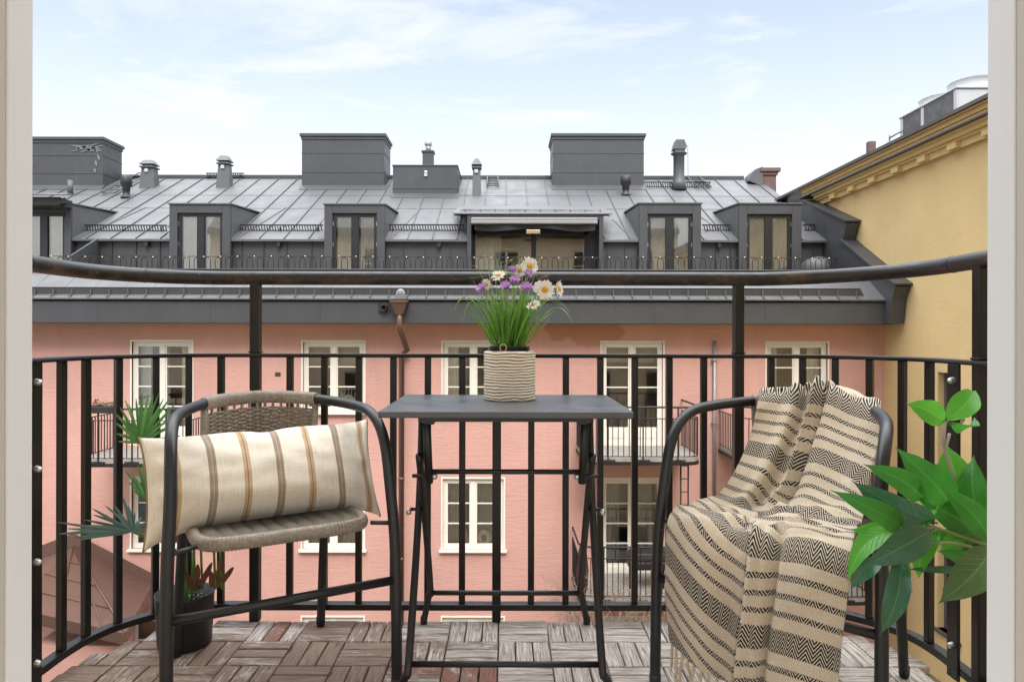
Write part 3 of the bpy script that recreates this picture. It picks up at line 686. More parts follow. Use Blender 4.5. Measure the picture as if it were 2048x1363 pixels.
# ---- balconies
def balcony(pa, pb, pyt, label, yfr=13.5):
    a, b = X(pa, yfr), X(pb, yfr); zs = Z(pyt, yfr)
    t = thing('balcony', ((a+b)/2, YF, zs), label, 'balcony', 'balconies on the pink facade')
    rc = .28
    path = [(a, YF-.003, 0), (a, yfr+rc, 0)]+[(a+rc-rc*math.cos(R(q)), yfr+rc-rc*math.sin(R(q)), 0) for q in range(15, 90, 15)]+[(a+rc, yfr, 0), (b-rc, yfr, 0)]+[(b-rc+rc*math.sin(R(q)), yfr+rc-rc*math.cos(R(q)), 0) for q in range(15, 90, 15)]+[(b, yfr+rc, 0), (b, YF-.003, 0)]
    path = [Vector(q) for q in path]
    MB().prism([q+Vector((0, 0, zs-.14)) for q in path], (0, 0, .14)).build('slab', M['concrete'], t)
    MB().sweep([q+Vector((0, 0, zs-.10)) for q in path], [(-.02, -.035), (.02, -.035), (.02, .03), (-.02, .03)]).build('edge_beam', M['iron'], t)
    zr = zs+.76; zh = zs+.98
    for name, zz, rr in (('top_rail', zr, .011), ('bottom_rail', zs+.03, .011)): MB().tube([q+Vector((0, 0, zz)) for q in path], rr, 6).build(name, M['iron'], t)
    MB().tube([path[0]+Vector((0, 0, zh))]+[q+Vector((0, 0, zh)) for q in path[1:-1]]+[path[-1]+Vector((0, 0, zh))], .02, 8).build('handrail', M['iron'], t)
    # balusters at equal steps
    L = [0]
    for i in range(1, len(path)): L.append(L[-1]+(path[i]-path[i-1]).length)
    n = int(L[-1]/.105); b0 = None
    for k in range(n+1):
        s = L[-1]*k/n; i = max(j for j in range(len(L)) if L[j] <= s+1e-9); i = min(i, len(L)-2)
        q = path[i].lerp(path[i+1], (s-L[i])/(L[i+1]-L[i]))
        if b0 is None: b0 = MB().box((-.0075, -.0075, zs+.03), (.0075, .0075, zr)).build('baluster', M['iron'], t); c = b0
        else: c = b0.copy(); COL.objects.link(c); c.parent = t; c.matrix_parent_inverse = b0.matrix_parent_inverse.copy()
        c.location = (q.x, q.y, 0)
    for s in (.2, .5, .8):
        x_ = lerp(a, b, s); MB().box((x_-.012, yfr-.02, zs-.05), (x_+.012, yfr+.004, zh)).build('post', M['iron'], t)
        m = MB()
        for dx in (-.09, .09): m.lathe([(.022, 0), (.018, .012), (0, .014)], (x_+dx, yfr-.022, zs-.07), 8, axis=(0, -1, 0))
        m.box((x_-.14, yfr-.024, zs-.10), (x_+.14, yfr-.02, zs-.03)); m.build('bolt_plate', M['iron'], t)
    return t
balcony(152, 378, 921, 'upper left balcony with a flower box on its rail')
bR = balcony(1170, 1403, 915, 'middle upper balcony with an iron ladder below it')
balcony(1486, 1745, 915, 'rightmost upper balcony, mostly behind the draped chair')
balcony(1160, 1403, 1194, 'lower balcony with a black grill behind bare twigs', 13.6)
balcony(1486, 1748, 1194, 'lower right balcony seen between the throw and the leafy plant', 13.6)
m = MB(); la, lb = X(1362, 13.8), X(1377, 13.8)
for x_ in (la, lb): m.tube([(x_, 13.8, Z(925, 13.8)), (x_, 13.8, Z(1194, 13.8))], .016, 6)
for k in range(11): z_ = lerp(Z(930, 13.8), Z(1190, 13.8), k/10); m.tube([(la, 13.8, z_), (lb, 13.8, z_)], .01, 5)
tag(m.build('escape_ladder', M['iron']), 'narrow black iron ladder hanging between the middle balconies', 'ladder')
# flower box on the left balcony
fb = thing('flower_box', P(205, 826, 13.5), 'dark flower box with dry plants on the upper left balcony rail', 'flower box')
MB().box(P(183, 828, 13.42), P(226, 815, 13.42)+Vector((0, .2, 0))).build('box', M['dark_plastic'], fb, .01)
m = MB()
for k in range(60):
    q = P(random.uniform(184, 228), 815, 13.5); m.tube([q, q+Vector((random.gauss(0, .03), random.gauss(0, .03), random.uniform(.02, .12)))], .006, 4)
m.build('dry_plants', simple('dry_foliage', (.22, .18, .11), .9), fb)
m = MB()
for k in range(7):
    q = P(186+random.uniform(-3, 10), 800+random.uniform(-3, 8), 13.5); m.lathe([(0, -.025), (.025, 0), (0, .025)], q, 6)
m.build('blossoms', simple('red_blossom', (.35, .03, .04), .7), fb)
# things in the windows
ca = MB(); q = P(697, 806, YF+.18)
for k, h in enumerate((.12, .17, .23, .28, .23, .17, .12)): ca.tube([q+Vector((-.21+.07*k, 0, .02)), q+Vector((-.21+.07*k, 0, h+.06))], .009, 6)
ca.prism([q+Vector((-.25, 0, -.03)), q+Vector((.25, 0, -.03)), q+Vector((.25, 0, .03)), q+Vector((0, 0, .2)), q+Vector((-.25, 0, .03))], (0, .03, 0))
tag(ca.build('candle_arch', M['curtain']), 'pale candle arch standing in the upper window left of the downpipe', 'candle arch')
q = P(969, 1075, YF+.19)
m = MB(); m.tube([q+Vector((.11*math.cos(R(a)), 0, .12*math.sin(R(a)))) for a in range(0, 360, 15)], .055, 10, closed=True); m.lathe([(.03, .12), (.03, .17), (.036, .18)], q, 12)
tag(m.build('ring_vase', simple('cream_ceramic', (.8, .72, .58), .6)), 'cream ring shaped vase on the lower middle window sill', 'vase')
q = P(932, 1085, YF+.19)
m = MB().lathe([(.06, 0), (.1, .06), (.1, .16), (.05, .22), (.045, .27), (.055, .28)], q, 16)
tag(m.build('jug', simple('sand_ceramic', (.45, .36, .25), .6)), 'sand coloured jug beside the ring vase in the lower window', 'jug')
# grill on lower balcony and folded parasol
q = P(1295, 1122, 14.1)
gl = thing('barbecue_grill', (q.x, q.y, Z(1185, 14.1)), 'black wheeled barbecue grill on the lower balcony', 'grill')
MB().box((q.x-.38, q.y-.2, q.z-.12), (q.x+.38, q.y+.25, q.z+.06)).build('firebox', M['dark_plastic'], gl, .04)
m = MB()
for a in range(0, 7): pass
m.prism([(q.x-.36, q.y-.18, q.z+.06), (q.x-.36, q.y-.15, q.z+.2), (q.x-.36, q.y+.0, q.z+.27), (q.x-.36, q.y+.18, q.z+.2), (q.x-.36, q.y+.22, q.z+.06)], (.72, 0, 0)); m.build('lid', M['dark_plastic'], gl, .02)
for sx in (-.33, .33): MB().tube([(q.x+sx, q.y, q.z-.1), (q.x+sx, q.y, q.z-.75)], .02, 6).build('leg', M['iron'], gl)
q = P(1166, 1190, 13.9)
m = MB().lathe([(.02, 0), (.10, .15), (.12, .5), (.08, .9), (.03, 1.1), (.015, 1.25)], q, 10)
tag(m.build('parasol', simple('wine_red_canvas', (.07, .018, .025), .8)), 'closed dark red parasol leaning at the lower balcony', 'parasol')
# ---- bare shrub in front of the lower balcony
random.seed(11)
m = MB()
def twig(p, d, L, r, depth):
    pts = [p]; n = 4
    for k in range(n):
        d = (d+Vector((random.gauss(0, .22), random.gauss(0, .2), random.gauss(0, .16)))).normalized(); pts.append(pts[-1]+d*L/n)
    m.tube(pts, [lerp(r, r*.45, k/n) for k in range(n+1)], 4)
    if depth:
        for k in range(3): twig(pts[random.randint(1, n)], (d+Vector((random.gauss(0, .7), random.gauss(0, .5), random.gauss(.15, .5)))).normalized(), L*.62, r*.6, depth-1)
for k in range(22):
    q = P(random.uniform(1140, 1350), 1290, 12.6); twig(Vector((q.x, q.y+random.uniform(-.3, .3), q.z)), Vector((random.gauss(0, .4), random.gauss(0, .2), 1)).normalized(), random.uniform(.55, .95), .011, 3)
for k in range(6):
    q = P(random.uniform(1135, 1330), 1290, 12.6); m.tube([Vector((q.x, q.y, -8.2)), Vector((q.x+.2, q.y, -6.8)), q], [.04, .03, .012], 5)
tag(m.build('bare_shrub', simple('dry_twig_bark', (.26, .19, .14), .85)), 'bare leafless shrub with pale twigs below the lower balcony', 'shrub')
# ---- low brown roof at lower left, a stair house against the pink wall
an = thing('stair_house', (-9, 14, -8.2), 'low annex with brown metal hipped roof at lower left', 'building')
ap = P(148, 1095, 14.95); e1 = P(306, 1168, 14.95); ft = P(252, 1268, 12.6); fl = P(20, 1215, 12.6); bl_ = P(-40, 1160, 14.95)
ml = P(96, 1140, 13.8)
m = MB(); m.add([ap, e1, ft, fl, bl_], [(0, 3, 2), (0, 2, 1), (0, 4, 3)]); m.prism([fl, ft, ft+Vector((0, .02, -.22)), fl+Vector((0, .02, -.22))], (0, .04, 0)); m.prism([ft, e1, e1+Vector((0, 0, -.22)), ft+Vector((0, 0, -.22))], (-.04, 0, 0))
rfa = m.build('roof', M['brown_metal'], an)
s = MB()
for t in (.2, .4, .6, .8): s.tube([ap.lerp(e1, t*.0)+Vector((0, 0, .02)), fl.lerp(ft, t)+Vector((0, 0, .02))], .012, 4) if t in (.4, .8) else None
for t in (.25, .5, .75): s.tube([ap.lerp(fl, t)+Vector((0, 0, .015)), ap.lerp(ft, t)+Vector((0, 0, .015))], .012, 4)
s.tube([ap+Vector((0, 0, .02)), ft+Vector((0, 0, .02))], .02, 5)
up_ = fl.lerp(ft, .0)
n_ = (ap-fl).normalized()
0 and s.prism([fl+n_*.35+Vector((0, 0, .0)), ft+(ap-ft).normalized()*.35, ft+(ap-ft).normalized()*.35+Vector((0, -.04, .14)), fl+n_*.35+Vector((0, -.04, .14))], (0, .02, 0))
s.build('seam', M['brown_metal'], rfa)
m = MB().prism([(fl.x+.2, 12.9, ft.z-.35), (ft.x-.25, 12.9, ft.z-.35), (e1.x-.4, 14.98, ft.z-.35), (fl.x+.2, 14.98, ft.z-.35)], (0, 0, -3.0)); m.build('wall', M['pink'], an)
m = MB().prism([bl_+Vector((0, 0, 0)), ap, e1, e1+Vector((0, 0, .22)), ap+Vector((0, 0, .3)), bl_+Vector((0, 0, .22))], (0, -.02, 0)); m.build('flashing', M['brown_metal'], an)
# ================================================================== yellow building at right
XY = 8.1
yb = thing('apartment_building', (XY, 9, -8.2), 'yellow ochre plastered building with moulded cornice on the right', 'building')
wins = []
m = MB()
# wall in plane x = XY facing -X, openings in (y, z)
holes = [((1875, 746), (1915, 1010)), ((1880, 1040), (1915, 1140))]
def yx(px): return XY*F/(px-CX)
hs = [(yx(1921), yx(1876), -1.55, .18), (yx(1921), yx(1876), -4.6, -2.85), (6.2, 7.2, -1.55, .18), (6.2, 7.2, -4.6, -2.85)]
tmp = MB(); wall_holes(tmp, 0, 1.3, 18.9, -8.2, 4.6, hs, .25)
m.v = [(XY+v[1], v[0], v[2]) for v in tmp.v]; m.f = [tuple(reversed(f)) for f in tmp.f]; m.sm = tmp.sm
m.build('wall', M['yellow'], yb)
for (a, b, c, d) in hs:
    f = MB(); xx = XY+.12
    for q in (((xx, a, c), (xx+.06, a+.07, d)), ((xx, b-.07, c), (xx+.06, b, d)), ((xx, a+.07, d-.07), (xx+.06, b-.07, d)), ((xx, a+.07, c), (xx+.06, b-.07, c+.07)), ((xx, (a+b)/2-.04, c), (xx+.06, (a+b)/2+.04, d))): f.box(*q)
    f.box((XY-.06, a-.05, c-.05), (XY+.15, b+.05, c))
    fo = f.build('window', M['roof_edge'], yb)
    MB().add([(xx+.03, a, c), (xx+.03, b, c), (xx+.03, b, d), (xx+.03, a, d)], [(3, 2, 1, 0)]).build('pane', M['glass'], fo)
    MB().box((XY+.5, a-.4, c-.2), (XY+.55, b+.4, d+.2)).build('blind', M['blind'], fo)
y0_, y1_ = 1.3, 18.6
c = MB()
for x0, za, zb in ((8.02, 4.18, 4.30), (7.96, 4.30, 4.345), (7.90, 4.345, 4.42), (7.84, 4.42, 4.455)): c.box((x0, y0_, za), (XY, y1_-.6, zb))
c.box((7.87, y0_, 4.50), (XY, y1_, 4.59)); c.box((7.83, y0_, 4.59), (XY, y1_, 4.605)); c.box((7.85, y0_, 4.605), (XY, y1_, 4.67)); c.box((7.79, y0_, 4.67), (XY, y1_, 4.70))
co_ = c.build('cornice', M['yellow_trim'], yb)
k = 0; y_ = 5.0; mo = None
while y_ < 17.8:
    if mo is None: mo = MB().box((7.93, 0, 4.185), (8.02, .26, 4.295)).build('modillion', M['yellow_trim'], co_, .008); q = mo
    else: q = mo.copy(); COL.objects.link(q); q.parent = co_
    q.location = (0, y_, 0); y_ += .92
c = MB().box((7.76, y0_, 4.455), (XY, y1_, 4.50)); c.build('ledge_flashing', M['roof_edge'], yb, .01)
c = MB().prism([(7.73, y0_, 4.70), (7.73, y0_, 4.765), (8.4, y0_, 4.93), (13, y0_, 5.0), (13, y0_, 4.70)], (0, 20.6-y0_, 0)); c.build('roof', M['roof_edge'], yb)
c = MB().box((8.35, 16.1, 4.8), (8.5, 16.25, 5.32)); c.build('chimney', M['brick'], yb)
MB().box((XY+.3, 1.3, -8.2), (XY+.35, 18.9, 4.6)).build('interior', M['room'], yb)
# air conditioning plant on the yellow roof
ac = thing('cooling_unit', (9.0, 13.5, 4.9), 'white rooftop cooling unit with two round fans on the yellow building', 'cooling unit')
ax0, ax1, ay0, ay1, az0, az1 = 8.5, 9.75, 13.2, 15.1, 4.92, 5.52
c = MB().box((ax0+.02, ay0, az0), (ax1, ay1, az1)); c.box((ax0-.03, ay0-.03, az1), (ax1+.03, ay1+.03, az1+.04))
for q in (ay0, ay0+1.05, ay1-.1): c.box((ax0-.01, q, az0), (ax0+.02, q+.1, az1))
c.build('casing', M['white'], ac, .01)
for a, b in ((ay0+.1, ay0+1.05), (ay0+1.15, ay1-.1)): MB().box((ax0+.0, a, az0+.02), (ax0+.018, b, az1-.03)).build('coil_panel', M['coil'], ac)
for yy in (13.66, 14.62):
    c = MB().lathe([(.47, 0), (.44, .05), (.44, .2), (.46, .22), (.44, .22), (.42, .2), (.42, .02)], ((ax0+ax1)/2, yy, az1+.04), 32); c.build('fan_cowl', M['white'], ac)
    c = MB()
    for rr in (.1, .21, .33, .44): c.tube([((ax0+ax1)/2+rr*math.cos(R(q)), yy+rr*math.sin(R(q)), az1+.265) for q in range(0, 360, 15)], .006, 4, closed=True)
    for q in range(0, 180, 30): c.tube([((ax0+ax1)/2-.45*math.cos(R(q)), yy-.45*math.sin(R(q)), az1+.265), ((ax0+ax1)/2+.45*math.cos(R(q)), yy+.45*math.sin(R(q)), az1+.265)], .008, 4)
    c.build('fan_guard', M['iron'], ac)
vp = thing('vent_valve', (8.4, 15.3, 4.9), 'small pipe with a valve beside the rooftop cooling unit', 'pipe')
MB().tube([(8.4, 15.35, 4.85), (8.4, 15.35, 5.1)], .05, 10).tube([(8.4, 15.35, 5.1), (8.4, 15.35, 5.33)], .015, 6).tube([(8.4, 15.35, 5.18), (8.45, 15.2, 5.22), (8.5, 15.0, 5.25)], .02, 6).build('pipe', M['grey_pipe'], vp)
# ================================================================== our own house (behind the balcony; seen in reflections)
ow = thing('apartment_building', (0, 1.0, -8.2), 'cream plastered house that carries the balcony, around the open doorway', 'building')
YI, YO = .78, 1.02
DX0, DX1 = -.74, .75
m = MB()
hs2 = [(DX0, DX1, .0, 2.25)]+[(x_, x_+1.2, z_, z_+1.5) for x_ in (-9.5, -6.8, -4.1, 3.2, 5.8) for z_ in (-5.2, -2.2, .7, 3.4)]+[(DX0+.1, DX1-.1, 3.4, 4.9)]
tmp = MB(); wall_holes(tmp, 0, -14, XY, -8.2, 5.5, hs2, .2)
m.v = [(v[0], YO-v[1], v[2]) for v in tmp.v]; m.f = [tuple(reversed(f)) for f in tmp.f]; m.sm = tmp.sm
m.build('wall', M['cream'], ow)
m = MB()
for a, b, c_, d_ in ((-14, DX0-.10, -.1, 2.9), (DX1+.10, XY, -.1, 2.9), (DX0-.10, DX1+.10, 2.35, 2.9)): m.box((a, YI-.02, c_), (b, YI+.03, d_))
m.build('inner_wall', M['jamb'], ow)
for (a, b, c_, d_) in hs2[1:]:
    f = MB()
    for q in (((a, YO-.12, c_), (a+.08, YO-.05, d_)), ((b-.08, YO-.12, c_), (b, YO-.05, d_)), ((a+.08, YO-.12, d_-.08), (b-.08, YO-.05, d_)), ((a+.08, YO-.12, c_), (b-.08, YO-.05, c_+.08)), (((a+b)/2-.05, YO-.12, c_+.08), ((a+b)/2+.05, YO-.05, d_-.08)), ((a+.08, YO-.1, c_+.7), (b-.08, YO-.06, c_+.74))): f.box(*q)
    f.build('window', M['white_paint'], ow)
    MB().box((a, YO-.19, c_), (b, YO-.185, d_)).build('pane', M['black_frame'], ow)
m = MB(); m.box((-14, YO-.1, 5.5), (XY, YO+.3, 5.7)); m.prism([(-14, YO+.25, 5.7), (XY, YO+.25, 5.7), (XY, -2.2, 8.3), (-14, -2.2, 8.3)], (0, 0, .1)); m.build('roof', M['zinc_dark'], ow)

# unseen room behind the doorway; short ceiling added to stop sun, back open
m = MB().box((-3.2, -1.5, 2.42), (3.2, YI-.03, 2.55)).box((-3.3, -1.5, -.12), (-3.2, YI-.03, 2.55)).box((3.2, -1.5, -.12), (3.3, YI-.03, 2.55)); m.build('room_sun_block', M['jamb'], ow)
MB().box((-3.2, -4.0, -.14), (3.2, YI-.03, -.08)).build('room_floor', simple('oak_parquet', (.42, .30, .18), .4, var=.2), ow)
# ================================================================== THE BALCONY
def paint_black():
    m = Mat('black_gloss_paint'); n = m.noise(30, 6, .7); n2 = m.noise(4, 4, .6)
    a = m.mix(m.rng(n2, .35, .75), (.008, .0075, .007), (.022, .019, .017))
    a = m.mix(m.rng(n, .68, .74, 0, .8), a, (.16, .12, .09))
    m.set(base=a, spec=.35, rough=m.rng(n2, .3, .7, .26, .42)); m.set(normal=m.bump(m.noise(45, 4), .25, .003)); return m.m
def handrail_paint():
    m = Mat('worn_handrail_paint'); co = m.coord(); n = m.noise(16, 8, .75, sc=(.6, .6, 1)); n2 = m.noise(5, 5, .6)
    z = m.n('ShaderNodeSeparateXYZ', {0: co}).outputs['Z']
    low = m.rng(z, 1.07, 1.05, 0, .09)
    a = m.mix(m.rng(n2, .3, .75), (.008, .0075, .007), (.020, .017, .015))
    a = m.mix(m.rng(m.math('ADD', n, low), .54, .64, 0, .85), a, (.085, .050, .030))
    a = m.mix(m.rng(m.noise(60, 4, .7), .68, .74, 0, .6), a, (.35, .32, .3))
    m.set(base=a, rough=m.rng(n, .3, .7, .25, .55)); m.set(normal=m.bump(n, .5, .004)); return m.m
M['rail'] = paint_black(); M['hand'] = handrail_paint()
def furn(name, c, r):
    m = Mat(name); n = m.noise(14, 5, .6); a = m.mix(m.rng(n, .3, .7), tuple(Vector(c)*.85), tuple(Vector(c)*1.25))
    a = m.mix(m.rng(m.noise(90, 3, .6), .73, .76, 0, .7), a, (.3, .29, .28))
    m.set(base=a, rough=m.rng(n, .3, .7, r-.05, r+.08)); m.set(normal=m.bump(m.noise(160, 2), .12, .001)); return m.m
M['chair'] = furn('graphite_chair_tube', (.013, .014, .016), .36)
M['table'] = furn('black_table_steel', (.008, .008, .0085), .38)
M['table_top'] = furn('dark_grey_table_top', (.078, .081, .087), .34)
# ---- railing path
half_l = [(-.90, 2.19), (-.985, 2.165), (-1.054, 2.12), (-1.122, 2.045), (-1.163, 1.96), (-1.178, 1.866), (-1.179, 1.76), (-1.178, 1.5), (-1.175, 1.10)]
half_r = [(.88, 2.19), (.965, 2.165), (1.035, 2.125), (1.108, 2.055), (1.15, 1.97), (1.164, 1.88), (1.162, 1.78), (1.158, 1.5), (1.155, 1.10)]
def smooth2(pts, n): return [v for v in crom([Vector((a, b, 0)) for a, b in pts], n)]
path = list(reversed(smooth2(half_l, 5)))+[Vector((x*.1, 2.19, 0)) for x in range(-8, 9)]+smooth2(half_r, 5)
LP = [0]
for i in range(1, len(path)): LP.append(LP[-1]+(path[i]-path[i-1]).length)
def along(s):
    s = max(0, min(LP[-1]-1e-6, s)); i = max(j for j in range(len(LP)) if LP[j] <= s); i = min(i, len(LP)-2)
    return path[i].lerp(path[i+1], (s-LP[i])/(LP[i+1]-LP[i])), (path[i+1]-path[i]).normalized()
s_mid = [LP[i]+(-.0282-path[i].x) for i in range(len(path)-1) if path[i].x <= -.0282 < path[i+1].x and path[i].y > 2.1][0]
rl = thing('balcony_railing', (0, 2.19, 0), 'black painted iron balcony railing that bows round the wooden deck', 'railing')
def tilt(x): return .0
def up(zz): return [q+Vector((0, 0, zz+(.011*max(0, min(1, (q.x-.8)/.35)) if zz > 1 else 0))) for q in path]
MB().tube(up(1.069), .0215, 18).build('handrail', M['hand'], rl)
MB().sweep(up(.828), [(-.020, -.006), (.020, -.006), (.022, 0), (.020, .006), (-.020, .006), (-.022, 0)]).build('middle_rail', M['rail'], rl, .002)
MB().sweep(up(.046), [(-.016, -.010), (.016, -.010), (.016, .010), (-.016, .010)]).build('lower_rail', M['rail'], rl, .003)
for s_ in (.62, 1.02, LP[-1]-.72):
    q, t = along(s_); MB().lathe([(.0212, -.005), (.0226, -.002), (.0226, .002), (.0212, .005)], q+Vector((0, 0, 1.069+.011*max(0, min(1, (q.x-.8)/.35)))), 18, axis=t).build('weld_ring', M['hand'], rl)
SP = .1078
def s_of(px):
    best = min(range(0, 4001), key=lambda i: (lambda q: abs(q.x/q.y*F+CX-px) if q.y > 1.3 else 1e9)(along(LP[-1]*i/4000)[0])); return LP[-1]*best/4000
SL = {k: s_mid+SP*k for k in range(-8, 8)}
for k, px in zip((-9, -10, -11, -12, -13), (378, 311, 237, 173, 124)): SL[k] = s_of(px)
for k, px in zip((8, 9, 10, 11, 12, 13, 15), (1542, 1605, 1671, 1740, 1805, 1859, 1963)): SL[k] = s_of(px)
SL[-15] = s_of(40)
for k, s_ in sorted(SL.items()):
    if s_ < 0 or s_ > LP[-1]: continue
    q, t = along(s_)
    rot = Matrix.Translation((q.x, q.y, 0)) @ Matrix.Rotation(math.atan2(t.y, t.x), 4, 'Z')
    if k in (-7, 7, 15, -15):
        MB().box((-.015, -.015, -.0 if abs(k) == 7 else .05), (.015, .015, 1.062 if k < 10 else 1.074), M=rot).box((-.018, -.018, .836), (.018, .018, .842), M=rot).build('post', M['rail'], rl, .003)
    elif k == 0:
        MB().box((-.0135, -.011, -.12), (.0135, .011, .822), M=rot).build('baluster', M['rail'], rl, .0025)
    else:
        MB().box((-.0098, -.0098, .056), (.0098, .0098, .822), M=rot).build('baluster', M['rail'], rl, .0025)
    if k in (-7, 7): MB().box((-.014, -.008, -.12), (.014, .008, .036), M=rot).build('post_foot', M['rail'], rl)
# flat side plates with dome bolts, left and right
for sx, yy, pxx in ((-1, 1.735, 0), (1, 1.79, 0)):
    x_ = -1.166 if sx < 0 else 1.146
    w2 = .022
    pl = MB().box((x_-.004, yy-w2, .02), (x_+.004, yy+w2, .822))
    po = pl.build('side_plate', M['rail'], rl, .002)
    for zz in ((.775, .56, .33, .08) if sx < 0 else (.78, .105)):
        b = MB().lathe([(.010, 0), (.010, .003), (.0085, .005), (.008, .010), (.005, .014), (0, .016)], (x_-sx*.004, yy-.002, zz), 14, axis=(-sx, -.25, 0)); b.build('dome_bolt', M['steel'], po)
# ---- deck of wooden tiles
inner = [q for q in path]
def inside(x, y, inset=.004):
    if y > 2.19 or y < .9: return y <= 2.19 and y >= .9
    best = None
    for i in range(len(path)-1):
        a, b = path[i], path[i+1]; d = b-a; t = max(0, min(1, ((x-a.x)*d.x+(y-a.y)*d.y)/d.length_squared)); q = a+d*t
        dd = (q-Vector((x, y, 0))).length
        if best is None or dd < best[0]: best = (dd, d.normalized(), q)
    dd, d, q = best; side = d.x*(y-q.y)-d.y*(x-q.x)
    return side < 0 and dd > (0.002 if q.y > 2.18 else inset)
def deck_mat():
    m = Mat('weathered_deck_wood'); uv = m.n('ShaderNodeUVMap').outputs[0]; co = m.coord()
    tone = m.n('ShaderNodeAttribute', attribute_name='tone').outputs['Fac']
    red = m.math('GREATER_THAN', tone, 1.0); wth = m.math('FRACT', tone)
    g1 = m.noise(1.0, 6, .7, vec=uv, sc=(170, 9, 1), dist=.6); g2 = m.noise(1.0, 4, .6, vec=uv, sc=(420, 14, 1)); g3 = m.noise(1.0, 5, .7, vec=uv, sc=(60, 11, 1), dist=1.2)
    brown = m.mix(m.rng(g1, .35, .7), (.21, .145, .11), (.36, .27, .22))
    grey = m.mix(m.rng(g1, .38, .66), (.30, .255, .225), (.78, .71, .64))
    peel = m.rng(m.math('ADD', m.math('MULTIPLY', m.math('SUBTRACT', wth, .5), .75), m.math('ADD', m.math('MULTIPLY', g3, .6), m.math('MULTIPLY', m.noise(14, 6, .7), .4))), .44, .54)
    a = m.mix(peel, brown, grey)
    redp = m.rng(m.math('ADD', m.math('MULTIPLY', m.noise(17, 6, .75), .6), m.math('MULTIPLY', g3, .4)), .43, .50)
    a = m.mix(m.math('MULTIPLY', red, redp), a, m.mix(g1, (.22, .10, .075), (.36, .19, .15)))
    crack = m.rng(g2, .60, .66); crack2 = m.rng(g3, .66, .70)
    a = m.mix(m.math('MULTIPLY', crack, .6), a, (.035, .026, .02)); a = m.mix(m.math('MULTIPLY', crack2, .85), a, (.03, .022, .018))
    m.set(base=a, rough=.82, spec=.25)
    h = m.math('SUBTRACT', m.math('ADD', g1, m.math('MULTIPLY', peel, -.3)), m.math('ADD', crack, crack2))
    m.set(normal=m.bump(h, .8, .004)); return m.m
M['deck'] = deck_mat()
random.seed(5)
dk = MB(); T = .1485; GX = -.0206
for i in range(-9, 9):
    for j in range(0, 9):
        xa = GX+i*T; yb_ = 2.19-j*T; cxx, cyy = xa+T/2, yb_-T/2
        alongY = (i+j) % 2 != 0
        for k in range(3):
            gapw = .0022; e = .0015
            if alongY: r = (xa+T/3*k+gapw, xa+T/3*(k+1)-gapw, yb_-T+e, yb_-e)
            else: r = (xa+e, xa+T-e, yb_-T/3*(k+1)+gapw, yb_-T/3*k-gapw)
            # clip along its grain to the curve of the deck
            ns = 36; ok = []
            for q in range(ns+1):
                t = q/ns
                if alongY: y_ = lerp(r[2], r[3], t); good = inside(r[0], y_) and inside(r[1], y_)
                else: x_ = lerp(r[0], r[1], t); good = inside(x_, r[2]) and inside(x_, r[3])
                if good: ok.append(t)
            if not ok or ok[-1]-ok[0] < .2: continue
            if alongY: r = (r[0], r[1], lerp(r[2], r[3], ok[0]), lerp(r[2], r[3], ok[-1]))
            else: r = (lerp(r[0], r[1], ok[0]), lerp(r[0], r[1], ok[-1]), r[2], r[3])
            zt = random.uniform(-.0015, .001); tw = [random.uniform(-.0009, .0009) for _ in range(4)]
            wth = .16+.52*max(0, min(1, (cxx+.60)/.70))+random.uniform(-.11, .11)
            if cyy > 2.05: wth += .12
            if cxx < -.62 and cyy > 1.8: wth += .25
            if cxx > .45: wth += .12
            wth = max(.02, min(.97, wth)); red = 1 if (-.32 < cxx < -.02 and cyy < 1.95 and random.random() < .6) or random.random() < .015 else 0
            x0, x1, y0, y1 = r; b = .0022; ou, ov = random.uniform(0, 30), random.uniform(0, 30)
            vs = [(x0, y0, -.02), (x1, y0, -.02), (x1, y1, -.02), (x0, y1, -.02), (x0, y0, zt-b+tw[0]), (x1, y0, zt-b+tw[1]), (x1, y1, zt-b+tw[2]), (x0, y1, zt-b+tw[3]),
                  (x0+b, y0+b, zt+tw[0]), (x1-b, y0+b, zt+tw[1]), (x1-b, y1-b, zt+tw[2]), (x0+b, y1-b, zt+tw[3])]
            uvs = [((v[0] if alongY else v[1])+ou, (v[1] if alongY else v[0])+ov) for v in vs]
            dk.add(vs, [(0, 1, 5, 4), (1, 2, 6, 5), (2, 3, 7, 6), (3, 0, 4, 7), (4, 5, 9, 8), (5, 6, 10, 9), (6, 7, 11, 10), (7, 4, 8, 11), (8, 9, 10, 11)], uvs=uvs, at=red+wth)
struct(dk.build('floor', M['deck']))
sl_ = [q for q in path if q.y > 1.15]
cen = Vector((0, 1.6, 0))
poly = []
for q in sl_:
    d = (cen-q); poly.append(Vector((q.x+.006*(1 if q.x < 0 else -1)*(1 if q.y < 2.17 else 0), min(q.y, 2.165), -.024)))
poly = [Vector((-1.15, YO-.0+.002, -.024))]+poly+[Vector((1.12, YO+.002, -.024))]
slm = Mat('mossy_slab'); a = slm.mix(slm.rng(slm.noise(18, 6, .7), .45, .6), (.22, .17, .12), (.16, .15, .05)); slm.set(base=a, rough=.95); slm.set(normal=slm.bump(slm.noise(60, 4), .8, .01))
struct(MB().prism(poly, (0, 0, -.12)).build('balcony_slab', slm.m))
